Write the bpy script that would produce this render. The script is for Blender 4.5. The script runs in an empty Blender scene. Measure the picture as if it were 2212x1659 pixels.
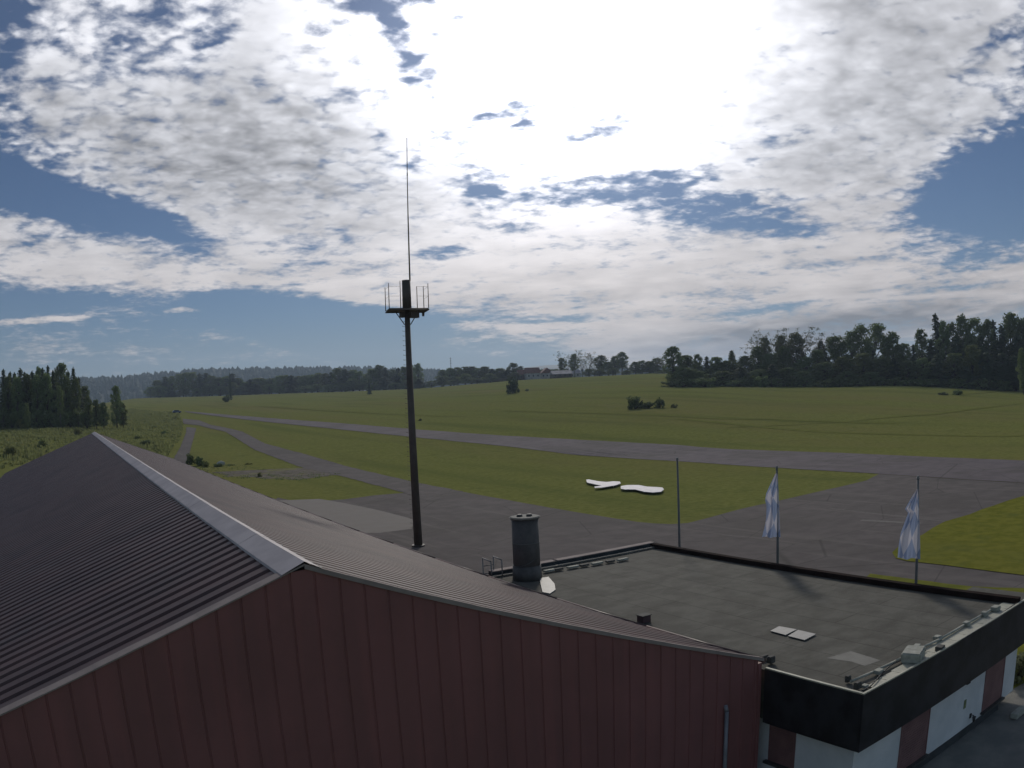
import bpy, bmesh, math, random
from mathutils import Matrix, Vector
random.seed(7)
SC = bpy.context.scene
COL = SC.collection
# ------------------------------------------------------------------ camera (wide webcam lens, measured from the photograph)
LA, LB, PITCH, ROLL, YAW = 0.6155829, 0.0098824, 0.01198, -0.045355, 0.54274
EYE = 9.3
def cam2w(v):
    c, s = math.cos(ROLL), math.sin(ROLL)
    v = (c*v[0]-s*v[2], v[1], s*v[0]+c*v[2])
    c, s = math.cos(PITCH), math.sin(PITCH)
    v = (v[0], c*v[1]-s*v[2], s*v[1]+c*v[2])
    c, s = math.cos(YAW), math.sin(YAW)          # world x = along the hangar gable, world y = along its ridge
    return Vector((v[0]*c+v[1]*s, -v[0]*s+v[1]*c, v[2]))
cd = bpy.data.cameras.new('camera'); cam = bpy.data.objects.new('camera', cd); COL.objects.link(cam)
cd.type = 'PANO'; cd.sensor_fit = 'HORIZONTAL'; cd.sensor_width = 36; cd.sensor_height = 27
cd.clip_start = 0.05; cd.clip_end = 20000
cc = cd if hasattr(cd, 'panorama_type') else cd.cycles
cc.panorama_type = 'FISHEYE_LENS_POLYNOMIAL'; cc.fisheye_fov = math.pi
cc.fisheye_polynomial_k0 = 0; cc.fisheye_polynomial_k1 = -LA/18; cc.fisheye_polynomial_k2 = 0
cc.fisheye_polynomial_k3 = -LB/18**3; cc.fisheye_polynomial_k4 = 0
r_, f_, u_ = cam2w((1, 0, 0)), cam2w((0, 1, 0)), cam2w((0, 0, 1))
cam.matrix_world = Matrix(((r_[0], u_[0], -f_[0], 0), (r_[1], u_[1], -f_[1], 0), (r_[2], u_[2], -f_[2], EYE), (0, 0, 0, 1)))
SC.camera = cam
SC.view_settings.view_transform = 'Standard'; SC.view_settings.look = 'None'
SC.view_settings.exposure = 0.15; SC.view_settings.gamma = 1.0
# a point of the photograph (2212 px wide) as a direction, and where that direction meets the place
def ray(x, y):
    X = (x-1106)/1106.; Y = -(y-829.5)/1106.
    r = math.hypot(X, Y)+1e-9; t = LA*r+LB*r**3
    return cam2w((math.sin(t)*X/r, math.cos(t), math.sin(t)*Y/r))
O = Vector((0, 0, EYE))
def onz(x, y, z=0.): r = ray(x, y); return O+r*((z-EYE)/r.z)
def onx(x, y, X): r = ray(x, y); return O+r*(X/r.x)
def ony(x, y, Y): r = ray(x, y); return O+r*(Y/r.y)
def azel(x, y): r = ray(x, y); return math.atan2(r.x, r.y), math.asin(r.z)
# ------------------------------------------------------------------ world, sun
SUNPX = (1235, 20)
saz, sel = azel(*SUNPX); sel = math.radians(27)
class G:
    """small node-graph writer"""
    def __init__(s, nt): s.nt = nt
    def n(s, t, **k):
        o = s.nt.nodes.new(t)
        for a, v in k.items(): setattr(o, a, v)
        return o
    def put(s, sock, v):
        if isinstance(v, (int, float, tuple)): sock.default_value = v
        elif v is not None: s.nt.links.new(v, sock)
    def m(s, op, a, b=None, c=None, clamp=False):
        o = s.n('ShaderNodeMath', operation=op, use_clamp=clamp)
        s.put(o.inputs[0], a)
        if b is not None: s.put(o.inputs[1], b)
        if c is not None: s.put(o.inputs[2], c)
        return o.outputs[0]
    def ss(s, v, a, b, lo=0., hi=1.):
        o = s.n('ShaderNodeMapRange', interpolation_type='SMOOTHSTEP')
        s.put(o.inputs[0], v); o.inputs[1].default_value = a; o.inputs[2].default_value = b
        o.inputs[3].default_value = lo; o.inputs[4].default_value = hi
        return o.outputs[0]
    def noise(s, vec, scale, detail=4., rough=.55, dist=0., out=0, w=None):
        o = s.n('ShaderNodeTexNoise'); s.put(o.inputs['Vector'], vec)
        o.inputs['Scale'].default_value = scale; o.inputs['Detail'].default_value = detail
        o.inputs['Roughness'].default_value = rough; o.inputs['Distortion'].default_value = dist
        return o.outputs[out]
    def mix(s, f, a, b, blend='MIX'):
        o = s.n('ShaderNodeMix', data_type='RGBA', blend_type=blend)
        s.put(o.inputs['Factor'], f)
        ia, ib = [i for i in o.inputs if i.name == 'A' and i.type == 'RGBA'][0], [i for i in o.inputs if i.name == 'B' and i.type == 'RGBA'][0]
        s.put(ia, a); s.put(ib, b)
        return [q for q in o.outputs if q.type == 'RGBA'][0]
    def comb(s, x, y, z=0.):
        o = s.n('ShaderNodeCombineXYZ'); s.put(o.inputs[0], x); s.put(o.inputs[1], y); s.put(o.inputs[2], z); return o.outputs[0]
    def mapv(s, v, sc=(1, 1, 1), rot=(0, 0, 0), loc=(0, 0, 0)):
        o = s.n('ShaderNodeMapping'); s.put(o.inputs[0], v)
        o.inputs['Scale'].default_value = sc; o.inputs['Rotation'].default_value = rot; o.inputs['Location'].default_value = loc
        return o.outputs[0]
world = bpy.data.worlds.new('World'); SC.world = world; world.use_nodes = True
nt = world.node_tree; nt.nodes.clear(); g = G(nt)
out = g.n('ShaderNodeOutputWorld'); bg = g.n('ShaderNodeBackground'); nt.links.new(bg.outputs[0], out.inputs[0])
sky = g.n('ShaderNodeTexSky', sky_type='NISHITA', sun_disc=False, sun_elevation=sel, sun_rotation=saz, altitude=500, air_density=1.0, dust_density=0.15, ozone_density=1.6)
SKY_STRENGTH = 0.07
tc = g.n('ShaderNodeTexCoord').outputs['Generated']
sep = g.n('ShaderNodeSeparateXYZ'); nt.links.new(tc, sep.inputs[0]); dx, dy, dz = sep.outputs
az = g.m('ARCTAN2', dx, dy); el = g.m('ARCSINE', dz)
den = g.m('ADD', g.m('MAXIMUM', dz, 0.), .15)
px_, py_ = g.m('DIVIDE', dx, den), g.m('DIVIDE', dy, den)
P2 = g.comb(px_, py_)
warp = g.noise(P2, 1.3, 3., .5, out=1)
def ell(cx, cy, rx, ry, tilt, w, soft=1.0):
    """a cloud field of the sky: centre and half-axes measured in the photograph, as azimuth and elevation"""
    a0, e0 = azel(cx, cy); k = .00056
    t = math.radians(tilt) ; c, s = math.cos(t), math.sin(t)
    du = g.m('SUBTRACT', az, a0); dv = g.m('SUBTRACT', el, e0)
    a = g.m('ADD', g.m('MULTIPLY', du, c/(rx*k)), g.m('MULTIPLY', dv, s/(rx*k)))
    b = g.m('ADD', g.m('MULTIPLY', du, -s/(ry*k)), g.m('MULTIPLY', dv, c/(ry*k)))
    q = g.m('SQRT', g.m('ADD', g.m('MULTIPLY', a, a), g.m('MULTIPLY', b, b)))
    return g.ss(q, 1+.45*soft, 1-.45*soft, 0., w)
def total(lst):
    t = lst[0]
    for q in lst[1:]: t = g.m('ADD', t, q)
    return t
pos = [ell(1350, 60, 1000, 330, 0, .75), ell(560, 270, 560, 250, -14, .7), ell(1130, 560, 700, 140, -8, .66, .8), ell(1750, 640, 760, 110, 5, .60, .8),
       ell(1760, 260, 420, 300, 20, .6), ell(1500, 540, 480, 120, 0, .4), ell(160, 545, 330, 72, -7, .56, .8), ell(420, 585, 240, 22, -3, .4, 1.2), ell(1300, 330, 420, 130, 0, .3), ell(1300, 730, 480, 40, -3, .30, 1.2),
       ell(70, 693, 120, 7, 2, .42, 1.), ell(395, 669, 48, 6, 0, .45, 1.), ell(1150, -520, 1900, 430, 0, .55), ell(130, 110, 420, 280, 0, .26, .9), ell(2050, 560, 120, 30, 0, .15), ell(2080, 620, 200, 26, 6, .35), ell(570, 605, 60, 10, 0, .5), ell(800, 640, 120, 16, -8, .35), ell(1720, 105, 420, 120, 10, .3)]
pos_sum = total([g.m('MINIMUM', total(pos), .64), ell(1650, 150, 520, 230, 10, .22, 1.2), ell(1180, 120, 300, 200, 0, .12, 1.2), ell(450, 300, 340, 110, -14, .16, 1.4)])
neg = [ell(1330, 405, 190, 34, 4, -.55, 1.1), ell(1540, 455, 190, 42, -6, -.55, 1.1), ell(1720, 500, 110, 20, -4, -.35, 1.2), ell(1310, 275, 90, 22, 16, -.62, 1.2), ell(1110, 240, 110, 34, 16, -.45, 1.4), ell(1045, 415, 45, 16, 0, -.55, 1.2), ell(1110, 490, 60, 14, 0, -.35, 1.2),
       ell(2160, 430, 225, 112, 10, -.72, 1.0), ell(850, 60, 70, 34, -50, -.52, 1.4), ell(890, 150, 60, 34, -50, -.52, 1.4), ell(1150, 265, 60, 12, 10, -.4, 1.3), ell(820, 0, 130, 26, 0, -.5, 1.2), ell(40, 400, 420, 46, -20, -.62, .9), ell(350, 480, 130, 30, -24, -.5, 1.), ell(960, 545, 70, 14, 0, -.55, 1.3), ell(90, 110, 330, 220, 0, -.26, 1.4), ell(430, 40, 130, 50, 0, -.14, 1.4), ell(470, 80, 60, 26, 20, -.3, 1.2), ell(2150, 90, 90, 26, 30, -.35, 1.3),
       ell(1690, 662, 110, 8, 6, -.5, 1.2), ell(1150, 690, 160, 9, -2, -.5, 1.2), ell(1200, 720, 120, 8, 0, -.4, 1.2), ell(880, 740, 420, 60, -12, -.5, .7)]
cov = g.m('ADD', pos_sum, total(neg))
low = g.ss(el, .30, .10)
n1 = g.noise(P2, 11.0, 6., .62, .25)                 # cloudlets
n2 = g.noise(g.mapv(P2, (1.0, .5, 1), (0, 0, .9)), 3.4, 5., .6, .3)  # larger streaks
n3 = g.noise(P2, 26.0, 3., .6, .1)
AE = g.comb(g.m('MULTIPLY', az, 5.0), g.m('MULTIPLY', g.m('ADD', el, g.m('MULTIPLY', az, -.03)), 42.0))
nS = g.m('SUBTRACT', g.noise(AE, 1.0, 5., .6, .4), .5)
vor = g.n('ShaderNodeTexVoronoi', feature='SMOOTH_F1'); vor.inputs['Scale'].default_value = 21.; vor.inputs['Smoothness'].default_value = .7
vv = g.n('ShaderNodeVectorMath', operation='ADD'); nt.links.new(P2, vv.inputs[0])
ws = g.n('ShaderNodeVectorMath', operation='SCALE'); nt.links.new(g.noise(P2, 14., 2., .5, out=1), ws.inputs[0]); ws.inputs['Scale'].default_value = .11
nt.links.new(ws.outputs[0], vv.inputs[1]); nt.links.new(vv.outputs[0], vor.inputs['Vector'])
cells = g.m('SUBTRACT', .40, vor.outputs['Distance'])
high = g.m('SUBTRACT', 1.0, low)
det = total([g.m('MULTIPLY', g.m('SUBTRACT', n1, .5), 1.5), g.m('MULTIPLY', g.m('SUBTRACT', n2, .5), 1.1), g.m('MULTIPLY', g.m('SUBTRACT', n3, .5), .6), g.m('MULTIPLY', g.m('MULTIPLY', cells, high), .75), g.m('MULTIPLY', g.m('MULTIPLY', nS, low), 1.9)])
dens = g.m('ADD', cov, g.m('MULTIPLY', det, g.ss(cov, -.30, .12)))
mask = g.ss(dens, -.06, .66)
# brightness of the cloud: thin parts in front of the hidden sun glow, thick parts are grey
glow = total([ell(480, 60, 620, 170, -6, .24, 1.6), ell(1210, 60, 430, 300, 0, 1.5, 2.), ell(1250, 120, 1000, 620, 0, .06, 2.), ell(1130, 420, 420, 200, 0, .22, 2.)])
grey = total([ell(480, 320, 400, 130, -12, .33, 1.4), ell(680, 190, 200, 120, -10, .20, 1.6), ell(880, 440, 200, 60, 0, .14, 1.8), ell(1800, 715, 420, 34, 3, .55, 1.4), ell(2000, 655, 420, 50, 5, .18, 2.), ell(1850, 190, 420, 260, 25, .20, 2.), ell(1250, 625, 330, 34, 0, .10, 1.8), ell(130, 535, 260, 40, -6, .08, 1.6)])
relief = g.m('SUBTRACT', g.noise(g.mapv(P2, (1, 1, 1), (0, 0, 0), (.02, .05, 0)), 9.5, 3., .5, .2), .5)
relief2 = g.m('SUBTRACT', g.noise(P2, 4.5, 3., .5, .4), .5)
rel = g.m('ADD', g.m('MULTIPLY', g.m('ADD', relief, g.m('MULTIPLY', cells, .35)), high), g.m('MULTIPLY', nS, low))
thick = g.m('MULTIPLY', grey, g.m('ADD', 1.0, g.m('ADD', g.m('MULTIPLY', rel, -1.3), g.m('MULTIPLY', relief2, -1.3))))
lum = g.m('ADD', .65, glow)
lum = g.m('MULTIPLY', lum, g.m('SUBTRACT', 1.0, thick))
lum = g.m('ADD', lum, g.m('MULTIPLY', rel, .45))
lum = g.m('ADD', lum, g.m('MULTIPLY', relief2, .34))
lum = g.m('MAXIMUM', lum, .18)
# away from the sun the clouds are lit less
back = g.ss(g.m('ABSOLUTE', g.m('SUBTRACT', az, saz)), .9, 2.2, 1., .45)
lum = g.m('MULTIPLY', lum, back)
warm = g.ss(el, .02, .30)
ccol = g.mix(warm, (1.0, .89, .82, 1), (.94, .945, 1.0, 1))
cs = g.n('ShaderNodeVectorMath', operation='SCALE'); nt.links.new(ccol, cs.inputs[0]); nt.links.new(lum, cs.inputs['Scale'])
sk = g.n('ShaderNodeVectorMath', operation='SCALE'); nt.links.new(sky.outputs[0], sk.inputs[0]); sk.inputs['Scale'].default_value = SKY_STRENGTH
fb = g.ss(g.m('ABSOLUTE', g.m('SUBTRACT', az, saz)), .6, 2.0, 0., 1.)
skt = g.mix(1.0, sk.outputs[0], g.mix(fb, (.25, .335, .46, 1), (1.2, 1.08, .95, 1)), 'MULTIPLY')
horiz = g.ss(el, .11, -.02, 0., .85)
skt = g.mix(horiz, skt, g.mix(fb, (.195, .245, .30, 1), (.20, .26, .34, 1)))
gl2 = g.n('ShaderNodeVectorMath', operation='SCALE'); gl2.inputs[0].default_value = (.12, .13, .16); nt.links.new(glow, gl2.inputs['Scale'])
skt = g.mix(1.0, skt, gl2.outputs[0], 'ADD')
skyc = g.mix(mask, skt, cs.outputs[0])
nt.links.new(skyc, bg.inputs[0]); bg.inputs[1].default_value = 1.0
world.cycles.sampling_method = 'MANUAL'; world.cycles.sample_map_resolution = 256
sun = bpy.data.lights.new('sun', 'SUN'); sun.energy = 1.5; sun.angle = math.radians(6); sun.color = (1.0, .93, .82)
so = bpy.data.objects.new('sun', sun); COL.objects.link(so)
sd = Vector((math.sin(saz)*math.cos(sel), math.cos(saz)*math.cos(sel), math.sin(sel)))
so.rotation_euler = sd.to_track_quat('Z', 'Y').to_euler(); so.location = (0, 0, 60)
# ------------------------------------------------------------------ materials
def mat(name, col, rough=.8, var=.18, scale=3., col2=None, metallic=0., bump=0., bscale=30., spec=.5, vec='Object', stretch=(1, 1, 1), rot=0., extra=None, detail=5., f=(.35, .65)):
    m = bpy.data.materials.new(name); m.use_nodes = True; nt = m.node_tree; g = G(nt)
    b = nt.nodes['Principled BSDF']; t = g.n('ShaderNodeTexCoord')
    v = t.outputs[vec] if vec != 'Position' else g.n('ShaderNodeNewGeometry').outputs['Position']
    v = g.mapv(v, stretch, (0, 0, rot))
    n = g.noise(v, scale, detail, .6)
    c2 = col2 or tuple(c*(1-var*2) for c in col)
    base = g.mix(g.ss(n, *f), tuple(c2)+(1,), tuple(col)+(1,))
    if extra: base = extra(g, base)
    g.put(b.inputs['Base Color'], base); b.inputs['Roughness'].default_value = rough; b.inputs['Metallic'].default_value = metallic
    b.inputs['Specular IOR Level'].default_value = spec
    if bump:
        bn = g.n('ShaderNodeBump'); bn.inputs['Strength'].default_value = bump; bn.inputs['Distance'].default_value = .02
        nt.links.new(g.noise(v, bscale, 4.), bn.inputs['Height']); nt.links.new(bn.outputs[0], b.inputs['Normal'])
    m['bsdf'] = 1
    return m
def P_(): return None
RUNDIR = None
def grass_extra(big=.012, tint=(.200, .172, .070), dark=(.120, .140, .045), k=.55, ang=0.):
    def f(g, base):
        pos = g.n('ShaderNodeNewGeometry').outputs['Position']
        n = g.noise(g.mapv(pos, (1, .22, 1), (0, 0, ang)), .030, 4., .6)
        base = g.mix(g.m('MULTIPLY', g.ss(n, .42, .66), k), base, tint+(1,))
        n2 = g.noise(g.mapv(pos, (1, .10, 1), (0, 0, ang)), .11, 3., .55)
        base = g.mix(g.m('MULTIPLY', g.ss(n2, .48, .70), .55), base, dark+(1,))
        n3 = g.noise(pos, .35, 4., .65)
        base = g.mix(g.m('MULTIPLY', g.ss(n3, .50, .72), .5), base, dark+(1,))
        return base
    return f
ra, rb = onz(1469, 980), onz(2150, 1010); RANG = math.atan2(rb.y-ra.y, rb.x-ra.x)
M = {}
M['grass'] = mat('grass_material', (.215, .218, .070), .95, scale=1.6, col2=(.160, .172, .050), vec='Position', bump=.8, bscale=3., spec=.0, extra=grass_extra(ang=-RANG+math.pi/2))
M['lawn'] = mat('lawn_material', (.205, .202, .042), .95, scale=1.2, col2=(.150, .156, .030), vec='Position', bump=.8, bscale=4., spec=.0, extra=grass_extra(k=.35, tint=(.200, .165, .05), ang=-RANG+math.pi/2))
def asph_extra(g, base):
    pos = g.n('ShaderNodeNewGeometry').outputs['Position']
    n = g.noise(pos, .09, 5., .65); base = g.mix(g.m('MULTIPLY', g.ss(n, .45, .62), .5), base, (.098, .088, .080, 1))
    n = g.noise(g.mapv(pos, (1, .06, 1), (0, 0, -RANG)), .9, 3., .5); base = g.mix(g.m('MULTIPLY', g.ss(n, .58, .68), .35), base, (.185, .166, .150, 1))
    v = g.n('ShaderNodeTexVoronoi', feature='DISTANCE_TO_EDGE'); v.inputs['Scale'].default_value = .11; g.put(v.inputs['Vector'], g.mapv(pos, (1, 1.7, 1), (0, 0, -RANG)))
    base = g.mix(g.ss(v.outputs['Distance'], .010, .0, 0., .5), base, (.055, .052, .046, 1))
    return base
M['asphalt'] = mat('asphalt_material', (.142, .124, .118), .97, scale=.7, col2=(.116, .101, .097), vec='Position', bump=.3, bscale=40., spec=.06, extra=asph_extra)
M['runway'] = mat('runway_material', (.160, .137, .144), .97, scale=.5, col2=(.132, .114, .119), vec='Position', bump=.3, bscale=40., spec=.06, extra=asph_extra)
M['concrete'] = mat('concrete_material', (.150, .130, .112), .95, scale=.8, col2=(.16, .14, .125), vec='Position', bump=.3)
def gravx(g, base):
    pos = g.n('ShaderNodeNewGeometry').outputs['Position']; n = g.noise(pos, .16, 5., .7)
    return g.mix(g.ss(n, .52, .62), base, (.165, .160, .055, 1))
M['gravel'] = mat('gravel_material', (.165, .140, .118), .95, scale=.8, col2=(.10, .085, .065), vec='Position', bump=1., bscale=8., spec=.05, extra=gravx)
M['paving'] = mat('paving_material', (.24, .23, .20), .9, scale=1.2, col2=(.17, .165, .15), vec='Position', bump=.3)
M['line'] = mat('faded_paint', (.150, .136, .12), .95, scale=3., col2=(.11, .10, .092), vec='Position')
def sheet(g, base):
    """weather streaks down the slope of the metal sheets and rust-dull laps"""
    o = g.n('ShaderNodeTexCoord').outputs['Object']
    n = g.noise(g.mapv(o, (.35, 2.2, .35)), 1.6, 5., .6)
    base = g.mix(g.m('MULTIPLY', g.ss(n, .45, .7), .45), base, (.12, .098, .095, 1))
    n = g.noise(o, .35, 4., .6); return g.mix(g.m('MULTIPLY', g.ss(n, .5, .7), .35), base, (.050, .040, .042, 1))
M['roof'] = mat('brown_roof_sheet', (.130, .082, .078), .42, scale=.6, col2=(.102, .067, .065), extra=sheet, spec=.05)
M['cap'] = mat('grey_ridge_metal', (.46, .415, .42), .6, scale=1.2, col2=(.38, .34, .35), spec=.15, bump=.1, bscale=3.)
M['trim'] = mat('grey_trim_metal', (.33, .275, .255), .8, scale=2., col2=(.27, .225, .21), spec=.05)
def redx(g, base):
    o = g.n('ShaderNodeTexCoord').outputs['Object']
    n = g.noise(g.mapv(o, (4, 4, .35)), 1.0, 5., .65)
    base = g.mix(g.m('MULTIPLY', g.ss(n, .45, .7), .4), base, (.29, .108, .104, 1))
    v = g.noise(g.mapv(o, (2.6, 0, 0)), 1.0, 0.); return g.mix(g.m('MULTIPLY', g.ss(v, .4, .6), .3), base, (.19, .084, .080, 1))
M['red'] = mat('dark_red_cladding', (.26, .106, .104), .6, scale=.5, col2=(.215, .090, .088), extra=redx, spec=.4)
M['fascia'] = mat('black_fascia_metal', (.034, .034, .040), .5, scale=1.5, col2=(.016, .016, .018), spec=.4)
M['white'] = mat('white_render', (.72, .73, .74), .85, scale=1.1, col2=(.62, .64, .65), bump=.15, bscale=40.)
M['plinth'] = mat('dark_plinth', (.06, .065, .07), .8, scale=2.)
M['shutter'] = mat('red_brown_shutter', (.24, .13, .125), .6, scale=2., col2=(.19, .10, .098))
M['sill'] = mat('dark_stone_sill', (.07, .07, .065), .5, scale=3.)
def bitx(g, base):
    o = g.n('ShaderNodeNewGeometry').outputs['Position']
    br = g.n('ShaderNodeTexBrick'); br.inputs['Color1'].default_value = (1, 1, 1, 1); br.inputs['Color2'].default_value = (.86, .86, .85, 1); br.inputs['Mortar'].default_value = (.34, .33, .31, 1)
    br.inputs['Scale'].default_value = 1.; br.inputs['Mortar Size'].default_value = .018; br.inputs['Brick Width'].default_value = 5.; br.inputs['Row Height'].default_value = 1.05
    g.put(br.inputs['Vector'], g.mapv(o, (1, 1, 0), (0, 0, math.pi/2)))
    base = g.mix(.55, base, br.outputs[0], 'MULTIPLY')
    n = g.noise(g.mapv(o, (.5, 1.6, 1)), .8, 6., .7); base = g.mix(g.m('MULTIPLY', g.ss(n, .48, .68), .5), base, (.075, .072, .060, 1))
    n = g.noise(o, 1.1, 5., .7); return g.mix(g.m('MULTIPLY', g.ss(n, .60, .72), .45), base, (.17, .16, .14, 1))
M['bitumen'] = mat('bitumen_felt', (.150, .143, .122), .92, scale=1.4, col2=(.112, .106, .090), vec='Position', extra=bitx, bump=.5, bscale=12., spec=.12)
M['cream'] = mat('cream_edge_metal', (.46, .44, .34), .6, scale=2.5, col2=(.34, .33, .26))
M['block'] = mat('pale_concrete_block', (.42, .42, .36), .85, scale=6., col2=(.30, .30, .25))
M['darkblock'] = mat('dark_weathered_block', (.10, .095, .085), .9, scale=5.)
M['plate'] = mat('light_metal_plate', (.26, .255, .245), .6, scale=4., col2=(.22, .215, .205))
M['patch'] = mat('pale_felt_patch', (.17, .165, .145), .8, scale=3., col2=(.13, .126, .11), vec='Position')
M['cable'] = mat('dark_cable', (.035, .035, .035), .6)
M['chimney'] = mat('chimney_slate', (.110, .100, .092), .7, scale=4., col2=(.080, .074, .070), bump=.4, bscale=9.)
M['chimcap'] = mat('chimney_cap_concrete', (.15, .15, .135), .85, scale=5., col2=(.14, .14, .13))
M['steel'] = mat('painted_mast_steel', (.105, .085, .070), .6, scale=2., col2=(.080, .066, .056), spec=.4)
M['brass'] = mat('antenna_rod', (.16, .14, .09), .5, scale=2.)
M['pole'] = mat('grey_flagpole', (.15, .155, .16), .5, scale=1.5, col2=(.12, .125, .13))
M['gwhite'] = mat('white_panel', (.62, .60, .64), .7, scale=2., col2=(.52, .50, .55))
M['bark'] = mat('bark', (.075, .060, .048), .9, scale=3., col2=(.045, .036, .028))
M['birchbark'] = mat('pale_bark', (.26, .25, .22), .9, scale=3., col2=(.12, .11, .10))
M['tile'] = mat('red_roof_tile', (.20, .085, .065), .8, scale=.8)
M['wallc'] = mat('house_render', (.40, .40, .40), .9, scale=.5)
M['barn'] = mat('barn_timber', (.10, .075, .06), .9, scale=.5)
M['whiteroof'] = mat('white_sheet_roof', (.30, .29, .33), .8, scale=.3)
M['glass'] = mat('dark_window_glass', (.03, .035, .04), .15)
M['blue'] = mat('blue_car_paint', (.07, .12, .25), .35)
M['rubber'] = mat('tyre_rubber', (.02, .02, .02), .8)
M['lampglass'] = mat('frosted_lamp_glass', (.30, .31, .32), .3)
M['ysign'] = mat('yellow_green_sign', (.22, .26, .12), .6, scale=5.)
M['dish'] = mat('dark_dish', (.040, .040, .044), .5)
M['dishrim'] = mat('dish_rim', (.13, .13, .13), .5)
M['pipe'] = mat('grey_zinc_pipe', (.24, .24, .27), .45, scale=2.)
def leafmat(name, c1, c2, c3, trans=.25):
    m = bpy.data.materials.new(name); m.use_nodes = True; nt = m.node_tree; g = G(nt)
    b = nt.nodes['Principled BSDF']; oi = g.n('ShaderNodeObjectInfo'); o = g.n('ShaderNodeTexCoord').outputs['Object']
    n = g.noise(o, .45, 3., .6); base = g.mix(g.ss(n, .35, .65), c1+(1,), c2+(1,))
    n = g.noise(o, 2.2, 2., .6); base = g.mix(g.m('MULTIPLY', g.ss(n, .45, .7), .6), base, c3+(1,))
    hs = g.n('ShaderNodeHueSaturation'); g.put(hs.inputs['Color'], base)
    g.put(hs.inputs['Value'], g.m('ADD', .72, g.m('MULTIPLY', oi.outputs['Random'], .6))); g.put(hs.inputs['Hue'], g.m('ADD', .49, g.m('MULTIPLY', oi.outputs['Random'], .022)))
    g.put(b.inputs['Base Color'], hs.outputs[0]); b.inputs['Roughness'].default_value = .8; b.inputs['Specular IOR Level'].default_value = .2
    tr = g.n('ShaderNodeBsdfTranslucent'); g.put(tr.inputs[0], hs.outputs[0]); mx = g.n('ShaderNodeMixShader'); mx.inputs[0].default_value = trans
    nt.links.new(b.outputs[0], mx.inputs[1]); nt.links.new(tr.outputs[0], mx.inputs[2]); nt.links.new(mx.outputs[0], nt.nodes['Material Output'].inputs[0])
    return m
M['needle'] = leafmat('spruce_needles', (.062, .088, .048), (.082, .112, .056), (.115, .150, .062), .3)
M['leaf'] = leafmat('broad_leaves', (.125, .165, .070), (.155, .200, .080), (.195, .240, .095), .45)
M['lightleaf'] = leafmat('light_leaves', (.13, .16, .06), (.17, .20, .07), (.21, .24, .09), .4)
M['twig'] = leafmat('sparse_spring_leaves', (.15, .16, .09), (.14, .145, .085), (.19, .20, .10), .4)
M['weed'] = leafmat('tall_weeds', (.23, .245, .095), (.19, .22, .085), (.29, .29, .12), .5)
M['farwood'] = leafmat('distant_woodland', (.050, .072, .055), (.060, .084, .058), (.075, .098, .062), .1)
# ------------------------------------------------------------------ mesh helpers
def box(bm, x0, x1, y0, y1, z0, z1, mi=0):
    v = [bm.verts.new((x, y, z)) for z in (z0, z1) for y in (y0, y1) for x in (x0, x1)]
    for f in ((0, 2, 3, 1), (4, 5, 7, 6), (0, 1, 5, 4), (2, 6, 7, 3), (0, 4, 6, 2), (1, 3, 7, 5)):
        bm.faces.new([v[i] for i in f]).material_index = mi
def tube(bm, p0, p1, r0, r1=None, n=8, caps=True):
    p0, p1 = Vector(p0), Vector(p1); r1 = r0 if r1 is None else r1
    d = (p1-p0).normalized(); a = d.orthogonal().normalized(); b = d.cross(a)
    A = [bm.verts.new(p0+(a*math.cos(t)+b*math.sin(t))*r0) for t in [2*math.pi*i/n for i in range(n)]]
    B = [bm.verts.new(p1+(a*math.cos(t)+b*math.sin(t))*r1) for t in [2*math.pi*i/n for i in range(n)]]
    for i in range(n): f = bm.faces.new((A[i], A[(i+1) % n], B[(i+1) % n], B[i])); f.smooth = True
    if caps: bm.faces.new(A[::-1]); bm.faces.new(B)
def path(bm, pts, r, n=6):
    for a, b in zip(pts[:-1], pts[1:]): tube(bm, a, b, r, r, n)
def prism(bm, pts, d):
    """closed polygon pushed along vector d"""
    d = Vector(d); A = [bm.verts.new(p) for p in pts]; B = [bm.verts.new(Vector(p)+d) for p in pts]; n = len(pts)
    bm.faces.new(A); bm.faces.new(B[::-1])
    for i in range(n): bm.faces.new((A[i], B[i], B[(i+1) % n], A[(i+1) % n]))
def obj(name, bm, m, parent=None, bevel=0., loc=None, fixn=True):
    if fixn: bmesh.ops.recalc_face_normals(bm, faces=bm.faces)
    if bevel: bmesh.ops.bevel(bm, geom=list(bm.edges), offset=bevel, segments=1, affect='EDGES', clamp_overlap=True)
    me = bpy.data.meshes.new(name); bm.to_mesh(me); bm.free(); me.materials.append(m if not isinstance(m, str) else M[m])
    o = bpy.data.objects.new(name, me); COL.objects.link(o)
    if parent: o.parent = parent
    if loc: o.location = loc
    return o
def B_(): return bmesh.new()
def boxo(name, dims, m, parent=None, bevel=0.):
    b = B_(); box(b, *dims); return obj(name, b, m, parent, bevel)
def tag(o, label, cat, group=None, kind=None):
    if label: o['label'] = label
    if cat: o['category'] = cat
    if group: o['group'] = group
    if kind: o['kind'] = kind
    return o
def thing(name, label, cat, loc=(0, 0, 0), group=None):
    o = bpy.data.objects.new(name, None); COL.objects.link(o); o.location = loc; o.empty_display_size = .3
    return tag(o, label, cat, group)
def child(name, bm, m, t, bevel=0.):
    """a part modelled in world coordinates under a thing that stands elsewhere"""
    bmesh.ops.translate(bm, verts=bm.verts, vec=-t.location); return obj(name, bm, m, t, bevel)
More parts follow.
